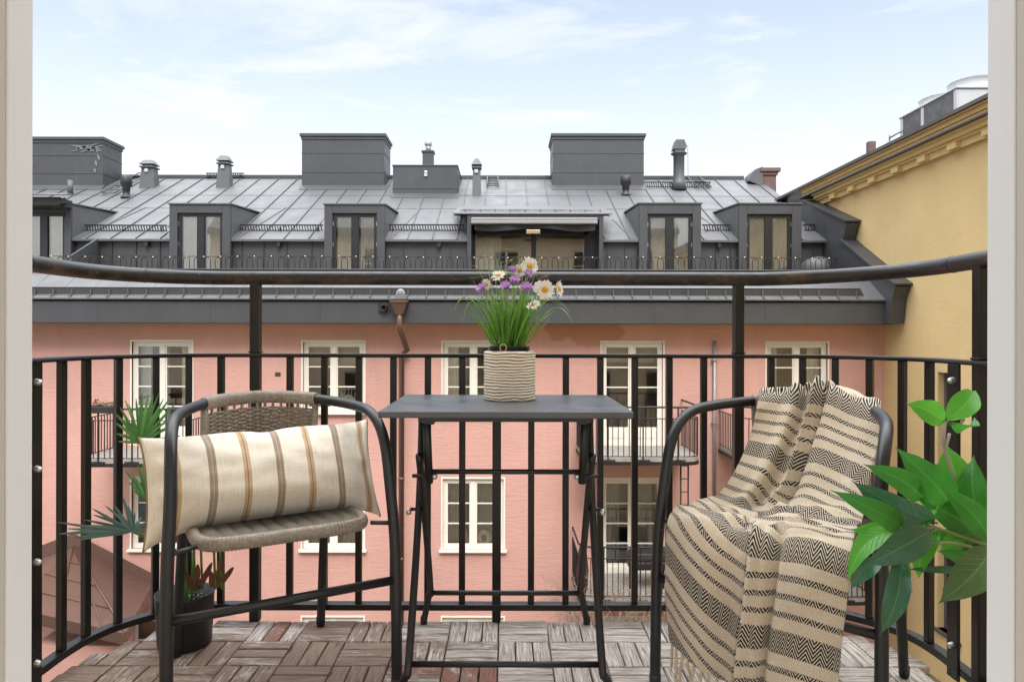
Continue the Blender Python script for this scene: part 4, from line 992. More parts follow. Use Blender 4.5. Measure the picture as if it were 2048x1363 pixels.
# ---- door frame round the view (standing in the house wall)
df = thing('door_frame', (0, .88, 0), 'white painted balcony door frame standing open on both sides', 'door frame')
for sx, pa, pb, pc in ((-1, 66, 14, -60), (1, 1973, 2028, 2100)):
    xa = (pa-CX)/F*.88; xb = (pb-CX)/F*.88; xc = (pc-CX)/F*.88
    xa = (pa-CX)/F*.92; yb_ = xa*F/(pb-CX); xc = xa+sx*.07
    MB().box((xa, yb_, -.02), (xa+sx*.04, .92, 2.22)).build('jamb', M['jamb'], df, .0025, segs=3)
    MB().box((xa+sx*.0015, yb_-.03, -.02), (xc, yb_-.0006, 2.22)).build('casing', M['jamb_edge'], df, .002, segs=3)
    MB().box((xa+sx*.0405, .90, -.02), (xa+sx*.14, .915, 2.22)).build('weather_strip', M['jamb'], df)
MB().box((-.75, .86, 2.22), (.76, .92, 2.30)).build('head', M['jamb'], df, .002)
MB().box((-.75, .86, -.06), (.76, 1.03, -.02)).build('threshold', M['jamb'], df, .002)
# ================================================================== chairs
def wicker_mat(name, scale, axis):
    m = Mat(name); uv = m.n('ShaderNodeUVMap').outputs[0]; sx = m.n('ShaderNodeSeparateXYZ', {0: uv})
    s = sx.outputs[axis]; w_ = m.math('SINE', m.math('MULTIPLY', s, scale*2*math.pi))
    n = m.noise(1.0, 4, .6, vec=uv, sc=(40, 40, 1)); n2 = m.noise(22, 3, .5)
    a = m.mix(n, (.19, .16, .125), (.36, .315, .255)); a = m.mix(m.rng(w_, -1, -.35, .8, 0), a, (.06, .048, .036))
    a = m.mix(m.rng(n2, .4, .7, 0, .4), a, (.38, .33, .27))
    m.set(base=a, rough=.42, spec=.5); m.set(normal=m.bump(w_, .9, .0016)); return m.m
def strand_mat():
    m = Mat('wicker_strand'); n = m.noise(70, 4, .6, sc=(1, 1, 5)); n2 = m.noise(9, 3)
    a = m.mix(m.rng(n, .3, .7), (.17, .14, .108), (.36, .31, .25)); a = m.mix(m.rng(n2, .4, .7, 0, .35), a, (.15, .12, .095))
    m.set(base=a, rough=.4); return m.m
M['strand'] = strand_mat(); M['seat_weave'] = wicker_mat('woven_seat', 1/.0042, 1)
HOOP = [(.262, 0, .012), (.262, .004, .2), (.260, .012, .38), (.253, .03, .52), (.250, .055, .61), (.246, .095, .662), (.236, .15, .691), (.214, .22, .701), (.178, .295, .707), (.132, .36, .711), (.070, .405, .714), (0, .42, .716)]
def make_chair(label):
    t = thing('bistro_chair', (0, 0, 0), label, 'chair', 'wicker bistro chairs')
    pts = [Vector((-a, b, c)) for a, b, c in HOOP]+[Vector(q) for q in reversed(HOOP[:-1])]
    hp = crom(pts, 6)
    MB().tube(hp, .0138, 16).build('hoop_frame', M['chair'], t)
    # wrapped part of the hoop
    wr = [q for q in hp if q.y > .34]
    d = crom(wr, 14); tot = []
    L = [0]
    for i in range(1, len(d)): L.append(L[-1]+(d[i]-d[i-1]).length)
    def at_(pl, Ls, s):
        i = max(j for j in range(len(Ls)) if Ls[j] <= s+1e-9); i = min(i, len(Ls)-2); return pl[i].lerp(pl[i+1], (s-Ls[i])/(Ls[i+1]-Ls[i]))
    n = int(L[-1]/.0012); pp = []; rr = []
    for k in range(n+1):
        s = L[-1]*k/n; pp.append(at_(d, L, s)); ph = (k % 68) in (0, 1, 2)
        rr.append(.0158 if ph else (.0166, .0182, .0187, .0182)[k % 4])
    MB().tube(pp, rr, 14).build('top_wrapping', M['strand'], t)
    for sx in (-1, 1):
        MB().tube(crom([(sx*.200, .475, .012), (sx*.197, .445, .2), (sx*.19, .40, .40), (sx*.18, .385, .43)], 5), .0125, 12).build('rear_leg', M['chair'], t)
        MB().lathe([(.0, 0), (.0125, .002), (.0148, .012), (.0148, .03), (.0128, .032)], (sx*.262, 0, .0), 14).build('foot_cap', M['dark_plastic'], t)
        MB().lathe([(.0, 0), (.0115, .002), (.0136, .012), (.0136, .03), (.0118, .032)], (sx*.2, .477, .0), 14).build('foot_cap', M['dark_plastic'], t)
        MB().tube([(sx*.262, .01, .418), (sx*.20, .022, .425)], .0055, 8).build('seat_bracket', M['chair'], t)
    MB().tube([(-.255, .006, .276), (.255, .006, .276)], .0108, 12).build('stretcher', M['chair'], t)
    # seat: rounded pan of ribs and the wrapped rim
    def outline(a):
        c, s = math.cos(a), math.sin(a); p = 2/5.0
        return Vector((.204*math.copysign(abs(c)**p, c)*(1-.10*(s+1)/2), .195+.195*math.copysign(abs(s)**p, s), 0))
    def seatz(x, y): return   .432-.010*(1-min(1, (x/.2)**2))*(1-min(1, ((y-.195)/.195)**2))-.015*(y/.39)
    def fn(u, v):
        y = .012+.366*v; lim = outline(math.asin(max(-1, min(1, ((abs((y-.195)/.195))**2.5)*(1 if y > .195 else -1))))).x
        x = (2*u-1)*lim; rib = abs(math.sin(x*math.pi/.036))**.6
        ed = min(1, (1-abs(2*u-1))*6)*min(1, v*9)*min(1, (1-v)*9)
        return Vector((x, y, seatz(x, y)+.0065*rib*ed+.003))
    MB().grid(fn, 130, 40, uvf=lambda u, v: ((u-.5)*.4, v*.366)).build('seat', M['seat_weave'], t)
    MB().grid(lambda u, v: fn(u, v)-Vector((0, 0, .014)), 24, 12, uvf=lambda u, v: ((u-.5)*.4, v*.366)).build('seat_underside', M['seat_weave'], t)
    n = 520; pp = []; rr = []
    for k in range(n):
        q = outline(2*math.pi*k/n)
        pp.append(q)
    # equal steps
    L = [0]
    for i in range(1, n+1): L.append(L[-1]+(pp[i % n]-pp[i-1]).length)
    N2 = int(L[-1]/.0021)//4*4; eq = []
    j = 0
    for k in range(N2):
        s = L[-1]*k/N2
        while L[j+1] < s: j += 1
        q = pp[j % n].lerp(pp[(j+1) % n], (s-L[j])/(L[j+1]-L[j])); eq.append(Vector((q.x, q.y, seatz(q.x, q.y)-.005))); rr.append((.0150, .0168, .0173, .0168)[k % 4])
    MB().tube(eq, rr, 12, closed=True, flat=.82, up=(1, 0, 0)).build('seat_rim', M['strand'], t)
    # woven back
    wv = MB(); ns = 15; hw = .148
    def bp(x, z):
        k_ = (z-.44)/.29; return Vector((x*(1-.05*(1-k_)), .412-3.2*x*x*(.45+.55*k_)-.02*(1-k_), z))
    ztop = lambda x: .698-.35*x*x
    rows = 44
    for j in range(rows):
        pts = []
        for k in range((ns-1)*5+1):
            x = -hw+2*hw*k/((ns-1)*5); z = lerp(.45, ztop(x)-.012, j/(rows-1)); q = bp(x, z); q.y += .0046*math.cos(math.pi*k/5+math.pi*j); q.z += .0006*math.sin(k*1.3+j*2.1); pts.append(q)
        wv.tube(pts, .0030, 6)
    wv.build('woven_back', M['strand'], t)
    st = MB()
    for k in range(ns):
        x = -hw+2*hw*k/(ns-1); e = k in (0, ns-1)
        st.tube([bp(x, z) for z in (.43, .5, .58, .65, ztop(x)+.005)], .0095 if e else .004, 8)
    st.build('back_stake', M['strand'], t)
    return t
left = make_chair('grey brown wicker bistro chair left of the table holding the striped cushion')
right = copy_tree(left); right['label'] = 'wicker bistro chair right of the table, draped with the patterned throw'
for o, x, y, a in ((left, -.50, 1.6325, 30.1), (right, .578, 1.615, -42.0)): o.location = (x, y, 0); o.rotation_euler = (0, 0, R(a))
# ---- cushion
def pillow_mat():
    m = Mat('striped_linen'); uv = m.n('ShaderNodeUVMap').outputs[0]; sx = m.n('ShaderNodeSeparateXYZ', {0: uv}); s = sx.outputs['X']
    wob = m.math('MULTIPLY', m.math('SUBTRACT', m.noise(1, 3, .6, vec=uv, sc=(150, 40, 1)), .5), .0012); s = m.math('ADD', s, wob)
    k = m.math('DIVIDE', m.math('SUBTRACT', s, .062-.0388), .0776); fr = m.math('FRACT', k); kid = m.math('FLOOR', k)
    d = m.math('MULTIPLY', m.math('ABSOLUTE', m.math('SUBTRACT', fr, .5)), .0776)
    band = m.math('MULTIPLY', m.rng(d, .0092, .0084), m.rng(s, -.01, .0)); core = m.rng(d, .0014, .0009)
    odd = m.math('FLOORED_MODULO', kid, 2.0); odd = m.math('GREATER_THAN', odd, .5)
    wx = m.math('SINE', m.math('MULTIPLY', sx.outputs['X'], 2*math.pi/.0017)); wy = m.math('SINE', m.math('MULTIPLY', sx.outputs['Y'], 2*math.pi/.0017))
    slub = m.noise(1, 4, .7, vec=uv, sc=(25, 480, 1)); slub2 = m.noise(1, 4, .7, vec=uv, sc=(480, 22, 1))
    base = m.mix(m.rng(m.math('ADD', slub, slub2), .75, 1.25), (.70, .63, .51), (.91, .85, .74))
    tan_ = m.mix(slub, (.42, .25, .12), (.62, .42, .24)); brn = m.mix(slub, (.17, .125, .085), (.34, .27, .20))
    band_c = m.mix(odd, tan_, brn); core_c = m.mix(odd, (.20, .11, .06), (.62, .42, .22))
    a = m.mix(m.math('MULTIPLY', band, .85), base, band_c); a = m.mix(m.math('MULTIPLY', core, m.math('MULTIPLY', band, .8)), a, core_c)
    m.set(base=a, rough=.88, spec=.15); m.b.inputs['Sheen Weight'].default_value = .15
    h = m.math('ADD', m.math('MULTIPLY', m.math('ADD', wx, wy), .35), m.math('ADD', slub, slub2)); m.set(normal=m.bump(h, .35, .0015)); return m.m
cu = thing('cushion', (-.50, 1.75, .43), 'long cream lumbar cushion with tan and brown stripes resting on the left chair', 'cushion')
MC = Matrix.Translation((-.50, 1.6325, 0)) @ Matrix.Rotation(R(30.1), 4, 'Z') @ Matrix.Translation((-.012, .228, .534)) @ Matrix.Rotation(R(-1.0), 4, 'Y') @ Matrix.Rotation(R(-21), 4, 'X')
HL, HH, HT = .288, .108, .108
def pil(a, b, side):
    e = ((1-abs(a)**2.6)*(1-abs(b)**2.3)); e = max(0, e)**.52
    cr_ = 1-.018*(abs(a)*abs(b))**5; x = a*HL*(1+.045*abs(b)**3-.02)*cr_; z = b*(HH+.006)*(1-.02*abs(a)**2+.10*abs(a)**7)*cr_
    z -= .022*abs(a)**3.5*(1-b)*.5; z -= .012*abs(a)**4*(1-b)*.5; x *= (1-.018*(1-b*b))
    y = side*-HT*e*(1-.15*b)
    wr = .0022*noise.noise(Vector((a*4, b*3, side*3)))+.0045*noise.noise(Vector((a*9, b*2.5, side+7)))*abs(a)**4
    pinch = .010*math.exp(-((a+.0)/.13)**2)*max(0, b)**6
    y += side*-wr*3*min(1, e*2); z -= pinch
    return MC @ Vector((x, y, z))
pb = MB()
for sd_ in (1, -1):
    pb.grid(lambda u, v: pil(2*u-1, 2*v-1, sd_), 110, 44, uvf=lambda u, v: (u*.56, v*.27))
pb.build('cushion_cover', pillow_mat(), cu)
pc = MB()
pip = simple('brown_piping', (.30, .20, .12), .8)
for a0 in (-1, 1): MB().tube([pil(a0*.999, b/12-1, 1) for b in range(25)], .0026, 6).build('piping', pip, cu)
# ================================================================== table
tb = thing('folding_table', (0, 1.9, 0), 'black rectangular folding metal bistro table in the middle of the balcony', 'table')
TX, TY0, TY1, TZ = .306, 1.672, 2.128, .712
MB().box((-TX, TY0, TZ-.0165), (TX, TY1, TZ)).build('tabletop', M['table_top'], tb, .0035, segs=3)
MB().box((-TX+.09, TY0+.05, TZ-.032), (-TX+.11, TY1-.05, TZ-.017)).box((TX-.11, TY0+.05, TZ-.032), (TX-.09, TY1-.05, TZ-.017)).box((-TX+.1, TY0+.04, TZ-.03), (TX-.1, TY0+.055, TZ-.017)).build('top_frame', M['table'], tb)
rT = .0098
pts = lambda sx, l: [(sx*x, y, z) for x, y, z in l]
def frame(x_top, l, zc, yc, foot):
    m = MB()
    for sx in (-1, 1): m.tube(crom(pts(sx, l), 5), rT, 12)
    return m
# frame with the front feet
fA = [(.245, 2.05, .690), (.238, 1.92, .42), (.2335, 1.70, .115), (.242, 1.69, .07), (.268, 1.715, .012)]
fB = [(.222, 1.795, .585), (.224, 1.93, .41), (.227, 2.12, .125), (.232, 2.132, .105), (.252, 2.165, .010)]
for nm, l, zb, yb2 in (('front_leg_frame', fA, .098, 1.695), ('rear_leg_frame', fB, .112, 2.122)):
    m = MB()
    for sx in (-1, 1): m.tube(crom(pts(sx, l), 6), rT, 12)
    xx = l[2][0]; m.tube([(-xx, yb2, zb), (xx, yb2, zb)], .0075, 10)
    o = m.build(nm, M['table'], tb)
    for sx in (-1, 1): MB().lathe([(0, -.002), (.0108, 0), (.0112, .02), (.0098, .022)], (sx*l[-1][0], l[-1][1], .002), 12).build('foot_cap', M['dark_plastic'], o)
m = MB()
for sx in (-1, 1): m.tube([(sx*.200, 1.76, .69), (sx*.197, 1.80, .515)], .0108, 12)
m.tube([(-.197, 1.79, .545), (.197, 1.79, .545)], .0065, 10)
st = m.build('support_bracket', M['table'], tb)
for sx in (-1, 1):
    for (x_, y_, z_) in ((.182, 1.80, .532), (.262, 1.90, .415), (.205, 1.75, .684)):
        MB().lathe([(.0085, -.004), (.0085, .002), (.005, .006), (0, .007)], (sx*x_, y_-.004, z_), 10, axis=(-sx, -.4, 0)).build('bolt', M['steel'], tb)
    MB().tube([(sx*.19, 1.80, .532), (sx*.24, 1.80, .532)], .005, 8).build('pivot_pin', M['table'], tb)
    MB().tube([(sx*.215, 1.925, .415), (sx*.262, 1.925, .415)], .005, 8).build('pivot_pin', M['table'], tb)
    MB().box((sx*.19-.012, 1.735, .672), (sx*.19+.012, 1.77, .696)).build('hinge_tab', M['table'], tb, .002)
# ---- ribbed planter and flowers
vz = TZ+.0005; VC = Vector((.0105, 1.972, vz))
def vase_mat():
    m = Mat('ribbed_glazed_ceramic'); tone = m.n('ShaderNodeAttribute', attribute_name='tone').outputs['Fac']
    n = m.noise(22, 5, .7, sc=(1, 1, 4)); f = m.math('ADD', tone, m.math('MULTIPLY', m.math('SUBTRACT', n, .5), .55))
    a = m.ramp(f, [(.10, (.07, .04, .02)), (.33, (.24, .155, .08)), (.55, (.60, .50, .34)), (.85, (.86, .79, .66))])
    m.set(base=a, rough=.28, spec=.55); m.set(normal=m.bump(m.noise(60, 3), .15, .002)); return m.m
m = MB(); NR = 17; HV = .136; RV = .0705; na = 96; nz = NR*8
vs = []; at = []
for j in range(nz+1):
    for i in range(na):
        a = 2*math.pi*i/na; t = j/nz
        ph = t*NR+.35*noise.noise(Vector((math.cos(a)*1.6, math.sin(a)*1.6, t*4)))+.22*noise.noise(Vector((math.cos(a)*4, math.sin(a)*4, t*8+9)))
        r_ = abs(math.sin(math.pi*ph)); rib = r_**.55
        r2 = RV+.0026*rib-.0012*(1-t)*0; e = min(1, t*30)*.003+min(1, (1-t)*30)*.001-.004
        vs.append((VC.x+(r2+e)*math.cos(a), VC.y+(r2+e)*math.sin(a), VC.z+t*HV)); at.append(r_*.95+.05 if 0 < j < nz else .9)
fs = [(j*na+i, j*na+(i+1) % na, (j+1)*na+(i+1) % na, (j+1)*na+i) for j in range(nz) for i in range(na)]
m.add(vs, fs, smooth=True, at=at)
m.lathe([(RV-.0015, HV), (RV-.006, HV+.0005), (RV-.008, HV-.006), (RV-.010, .012), (0, .01)], VC, 48, at=[.9, .9, .5, .2, .2]); m.lathe([(0, 0.001), (RV-.004, .0)], VC, 48, at=[.3, .3])
vase = thing('planter', VC, 'ribbed cream and brown ceramic planter standing on the table', 'planter')
m.build('ribbed_pot', vase_mat(), vase)
MB().tube([VC+Vector((-.018+.009*math.cos(R(a)), -.063-.002, HV+.010+.010*math.sin(R(a)))) for a in range(0, 360, 30)], .0018, 6, closed=True).build('twine_loop', simple('jute_twine', (.45, .33, .2), .9), vase)
fl = thing('flower_bunch', VC+Vector((0, 0, .02)), 'artificial grass with white daisies and lilac flowers in a black inner pot', 'flowers')
m = MB().lathe([(.0, .012), (.05, .012), (.056, .148), (.0585, .150), (.053, .149), (.050, .135), (0, .134)], VC, 32); m.build('inner_pot', M['dark_plastic'], fl)
def leafmat(name, c1, c2, rough=.45, trans=.35):
    m = Mat(name); n = m.noise(9, 4, .6); uv = m.n('ShaderNodeUVMap').outputs[0]; u = m.n('ShaderNodeSeparateXYZ', {0: uv}).outputs['X']
    a = m.mix(m.rng(n, .3, .7), c1, c2)
    a = m.mix(m.rng(m.math('ABSOLUTE', m.math('SUBTRACT', u, .5)), .035, .012, 0, .40), a, tuple(min(1, x*2.0+.02) for x in c2))
    m.set(base=a, rough=rough); m.b.inputs['Subsurface Weight'].default_value = 0
    tr = m.n('ShaderNodeBsdfTranslucent', {'Color': m.mix(.5, a, tuple(min(1, x*1.8+.02) for x in c2))})
    mx = m.n('ShaderNodeMixShader', {0: trans, 1: m.b.outputs[0], 2: tr.outputs[0]}); m.L(mx.outputs[0], m.o.inputs[0]); return m
blade = leafmat('grass_blade', (.055, .17, .012), (.16, .36, .035), .4, .35).m
pale = leafmat('pale_stem', (.25, .36, .12), (.45, .52, .25), .5, .3).m
random.seed(21)
def ribbon(mb, pts, w0, side=None, taper=.55, fold=.25):
    pts = [Vector(p) for p in pts]; n = len(pts); vs = []; uvs = []
    for i, p in enumerate(pts):
        t = (pts[min(n-1, i+1)]-pts[max(0, i-1)]).normalized(); s = (side if side is not None else Vector((1, 0, 0))); s = (s-t*s.dot(t)); s = s.normalized() if s.length > .05 else t.orthogonal().normalized()
        nn = t.cross(s); k = i/(n-1); w = w0*(min(1, .45+k*2.2))*(1-k**3)**.8 if k < 1 else .0003
        w = max(w, .0002)
        vs += [p-s*w+nn*w*fold, p, p+s*w+nn*w*fold]; uvs += [(0, k), (.5, k), (1, k)]
    fs = []
    for i in range(n-1):
        a = i*3; fs += [(a, a+1, a+4, a+3), (a+1, a+2, a+5, a+4)]
    mb.add(vs, fs, smooth=True, uvs=uvs)
gb = MB(); gt = MB()
base0 = VC+Vector((0, 0, .135))
for k in range(150):
    a = random.uniform(0, 2*math.pi); r0 = random.uniform(0, .042); b = base0+Vector((r0*math.cos(a)*1.0, r0*math.sin(a)*.8, 0))
    H = random.uniform(.10, .20); lean = random.gauss(0, .26); dx = lean*H+r0*math.cos(a)*.9; dy = random.gauss(0, .15)*H
    bend = random.uniform(-.02, .03)*(1 if dx > 0 else -1)
    pts = [b+Vector((dx*t+bend*t*t*t, dy*t, H*t*(1-.06*t*t))) for t in [i/8 for i in range(9)]]
    ribbon(gb, pts, random.uniform(.0018, .0042), Vector((math.cos(a*3), math.sin(a*3), 0)))
def arch(p_list, w, d=1.97, mb=gb):
    pts = [P(x, y, d+dd) for x, y, dd in p_list]; ribbon(mb, crom(pts, 5), w, Vector((.4, .6, 0)))
arch([(1000, 697, 0), (985, 665, 0), (968, 625, 0), (948, 603, -.02), (930, 594, -.04), (915, 605, -.06), (908, 622, -.07)], .0036)
arch([(1004, 697, 0), (990, 650, 0), (975, 618, 0), (955, 600, .02), (938, 605, .04), (930, 622, .05), (926, 640, .05)], .003)
arch([(1038, 697, 0), (1062, 670, 0), (1085, 635, 0), (1105, 617, -.01), (1122, 616, -.03), (1138, 632, -.05), (1146, 652, -.06)], .0040)
arch([(1035, 697, 0), (1048, 655, 0), (1070, 618, .01), (1095, 601, .03), (1118, 602, .05), (1138, 622, .06)], .0026)
arch([(1030, 697, 0), (1040, 655, 0), (1056, 612, -.01), (1090, 600, -.03), (1125, 610, -.05), (1142, 628, -.06)], .0024)
arch([(995, 700, 0), (978, 660, 0), (960, 625, 0), (945, 600, 0)], .0045); arch([(1045, 700, 0), (1060, 660, 0), (1078, 625, 0), (1092, 602, 0)], .0042)
for (x0_, xt, yt) in ((1000, 968, 500), (1004, 982, 497), (1010, 1002, 520), (1018, 996, 535), (1030, 1050, 515), (1024, 1024, 530), (1014, 945, 560), (1032, 1072, 540), (1026, 1010, 530), (1008, 960, 545)):
    pts = crom([P(x0_, 697, 1.97), P(lerp(x0_, xt, .4), lerp(697, yt, .5), 1.975), P(xt, yt, 1.98+random.uniform(-.03, .03))], 6); ribbon(gt, pts, .0011, Vector((1, .3, 0)))
for k in range(70):   # fine airy sprigs among the flowers
    x_ = random.gauss(1024, 30); y_ = random.uniform(535, 625); d_ = 1.97+random.uniform(-.05, .05); q = P(x_, y_, d_)
    gt.tube([q, q+Vector((random.gauss(0, .012), random.gauss(0, .01), random.uniform(.0, .03))), q+Vector((random.gauss(0, .025), random.gauss(0, .015), random.uniform(.01, .045)))], .0007, 4)
gb.build('grass_blades', blade, fl); gt.build('stems', pale, fl)
petw = simple('white_petal', (.86, .85, .82), .6, var=.02); petl = Mat('lilac_petal')
uv = petl.n('ShaderNodeUVMap').outputs[0]; petl.set(base=petl.mix(petl.n('ShaderNodeSeparateXYZ', {0: uv}).outputs['Y'], (.80, .62, .80), (.50, .22, .62)), rough=.6)
yel = simple('daisy_centre', (.75, .36, .02), .8, var=.2, scale=120, bump=.8, bs=300)
def daisy(px, py, d, rpx, nrm, cup=.12):
    c = P(px, py, d); r = rpx/F*d; q = Vector(nrm).normalized().to_track_quat('Z', 'Y'); o = MB(); n = 15
    for ring in (0, 1):
        for k in range(n):
            a = 2*math.pi*(k+ring*.5)/n+random.uniform(-.08, .08); rr = r*random.uniform(.88, 1.08)*(1-.14*ring); w = r*.145; dr = Vector((math.cos(a), math.sin(a), 0)); sd = Vector((-math.sin(a), math.cos(a), 0)); vs = []; uvs = []
            droop = random.uniform(-.18, .14)
            for t, ww in ((.18, .35), (.45, .85), (.75, 1.0), (.93, .75), (1.0, .35)):
                z = r*(cup*t+droop*t*t)+ring*r*.03
                for s in (-1, 0, 1): vs.append(c+q @ (dr*rr*t+sd*w*ww*s+Vector((0, 0, z-(.05*r if s == 0 else 0))))); uvs.append((.5+s*.5, t))
            fs = []
            for i in range(4): fs += [(i*3, i*3+1, i*3+4, i*3+3), (i*3+1, i*3+2, i*3+5, i*3+4)]
            o.add(vs, fs, smooth=True, uvs=uvs)
    fo = o.build('daisy', petw, fl)
    MB().lathe([(r*.30, 0), (r*.31, r*.08), (r*.22, r*.17), (0, r*.19)], c+q @ Vector((0, 0, r*.04)), 16, axis=nrm).build('centre', yel, fo)
    b = base0+Vector((random.uniform(-.02, .02), 0, 0)); s = MB().tube(crom([b, b.lerp(c, .5)+Vector((0, .01, .015)), c-Vector(nrm).normalized()*.008], 5), .0013, 6); s.build('stalk', pale, fl)
daisy(1040, 541, 2.0, 15, (-.4, -1, .15)); daisy(1059, 532, 1.95, 19, (.1, -1, .18)); daisy(997, 551, 1.97, 16, (-.2, -.7, .8)); daisy(1077, 574, 2.0, 15, (-.9, -.9, .2))
daisy(1089, 579, 1.93, 21, (.08, -1, .05)); daisy(1117, 577, 1.96, 17, (1.0, -.55, .15)); daisy(1067, 610, 1.92, 15, (-.35, -.6, .75)); daisy(972, 569, 1.99, 12, (.5, -1, .2))
def lilac(px, py, d, rpx, nrm):
    c = P(px, py, d); r = rpx/F*d; q = Vector(nrm).normalized().to_track_quat('Z', 'Y'); o = MB(); n = 7
    for ring in (0, 1):
        for k in range(n):
            a = 2*math.pi*(k+.5*ring)/n; dr = Vector((math.cos(a), math.sin(a), 0)); sd = Vector((-math.sin(a), math.cos(a), 0)); vs = []; uvs = []
            for t, ww, z in ((0, .12, 0), (.35, .24, .35), (.7, .26, .75), (.95, .14, 1.0), (1.05, .02, 1.08)):
                for s in (-1, 0, 1): vs.append(c+q @ (dr*r*t*(.95-.25*ring)+sd*r*ww*s+Vector((0, 0, r*z*(.9+.2*ring)-(.04*r if s == 0 else 0)-r*.5)))); uvs.append((.5+.5*s, t))
            fs = []
            for i in range(4): fs += [(i*3, i*3+1, i*3+4, i*3+3), (i*3+1, i*3+2, i*3+5, i*3+4)]
            o.add(vs, fs, smooth=True, uvs=uvs)
    o.build('lilac_flower', petl.m, fl)
    b = base0+Vector((random.uniform(-.02, .02), 0, 0)); MB().tube(crom([b, b.lerp(c, .5)+Vector((0, .01, .015)), c], 5), .0011, 6).build('stalk', pale, fl)
for a in ((964, 577, 1.97, 13, (-.6, -.6, .7)), (1026, 540, 1.98, 11, (.2, -.6, .9)), (1056, 549, 1.94, 11, (.3, -.9, .5)), (1029, 562, 1.95, 13, (.1, -.7, .9)), (1012, 573, 1.94, 13, (-.3, -.8, .6)), (1053, 577, 1.93, 16, (-.1, -.6, .9))): lilac(*a)
# ================================================================== palm in the black pot
pm = thing('potted_palm', (-.925, 2.02, 0), 'artificial fan palm in a round black pot behind the left chair', 'plant')
pot = MB().lathe([(0, .003), (.070, .003), (.073, .01), (.080, .145), (.081, .152), (.078, .152), (.074, .12), (0, .118)], (-.925, 2.02, 0), 40); pot.build('pot', simple('black_pot_plastic', (.010, .010, .010), .42), pm)
gr_ = MB(); random.seed(3)
for k in range(130):
    a = random.uniform(0, 6.28); r = .072*math.sqrt(random.random()); c = Vector((-.925+r*math.cos(a), 2.02+r*math.sin(a), .121)); s = random.uniform(.004, .008)
    gr_.lathe([(0, -s*.6), (s, 0), (s*.6, s*.6), (0, s*.7)], c, 5, axis=(random.gauss(0, 1), random.gauss(0, 1), 1), smooth=False)
gr_.build('gravel', simple('dark_gloss_gravel', (.03, .03, .032), .15), pm)
fan_a = leafmat('palm_blade', (.04, .14, .03), (.12, .30, .08), .38, .3).m
fan_b = leafmat('palm_blade_bluish', (.045, .10, .085), (.13, .22, .19), .32, .2).m
pet = simple('palm_petiole', (.12, .26, .05), .5); husk = simple('brown_husk', (.16, .07, .04), .8, var=.3, scale=30, bump=.5)
def fan(hub, tips, d0, mat, w=.0050, dz=.06):
    h = P(hub[0], hub[1], d0); m = MB(); n = len(tips)
    for i, (x, y) in enumerate(tips):
        dd = d0+dz*math.sin(i*2.1)+random.uniform(-.02, .02); e = P(x, y, dd); L = (e-h).length; sag = Vector((0, 0, -.04*L*random.uniform(-.5, 1)))
        mid = h.lerp(e, .5)-sag; ribbon(m, crom([h, h.lerp(e, .22), mid, h.lerp(e, .8)-sag*.4, e], 3), w*random.uniform(.8, 1.15), (e-h).cross(Vector((0, -1, .2))).normalized(), fold=.45)
    m.build('fan_leaf', mat, pm); return h
h1 = fan((279, 886), [(232, 829), (240, 815), (258, 808), (272, 797), (284, 787), (297, 788), (307, 790), (318, 787), (328, 797), (338, 800), (352, 807), (362, 824), (361, 846), (362, 872), (232, 847), (233, 868), (236, 884), (250, 800)], 1.93, fan_a)
h2 = fan((264, 1063), [(112, 1045), (132, 1058), (118, 1069), (145, 1066), (146, 1077), (160, 1080), (185, 1018), (186, 1030), (210, 1012), (228, 1010), (246, 995), (257, 1012), (270, 1025), (284, 1034), (294, 1045), (297, 1060), (168, 1040), (150, 1052), (200, 1075)], 1.84, fan_b, .0052)
h3 = fan((294, 1004), [(249, 940), (262, 945), (270, 955), (276, 930), (285, 925), (258, 965), (268, 982), (290, 940), (300, 935), (284, 960)], 1.92, fan_a, .0042)
b = Vector((-.925, 2.02, .12)); m = MB()
for h in (h1, h2, h3, P(345, 930, 1.98)): m.tube(crom([b+Vector((random.uniform(-.03, .03), random.uniform(-.02, .02), 0)), b.lerp(h, .45)+Vector((.03, .02, .05)), h], 8), [.0042]*16+[.003], 7)
for k, (x_, y_) in enumerate(((372, 1085), (388, 1090), (402, 1082), (428, 1080), (441, 1092))): m.tube([P(x_+4, 1178, 2.0), P(x_, y_, 1.98), P(x_-6, y_-80, 1.97)], .0035, 7)
m.build('stalks', pet, pm)
for (x_, y_, tx, ty) in ((388, 1182, 396, 1128), (386, 1180, 362, 1140), (396, 1180, 425, 1125), (432, 1176, 440, 1118), (436, 1176, 468, 1134), (364, 1180, 358, 1150), (424, 1176, 418, 1140)):
    m = MB(); ribbon(m, crom([P(x_, y_, 2.0), P(lerp(x_, tx, .5)+3, lerp(y_, ty, .55), 1.985), P(tx, ty, 1.97)], 4), .009, Vector((1, .2, 0)), fold=.6); m.build('husk', husk, pm)
# ================================================================== big leaved plant at right
fp = thing('leafy_plant', (1.0, 1.38, 0), 'artificial broad leaved green plant beside the right door frame', 'plant')
lv = leafmat('broad_leaf', (.020, .13, .010), (.045, .24, .018), .33, .28)
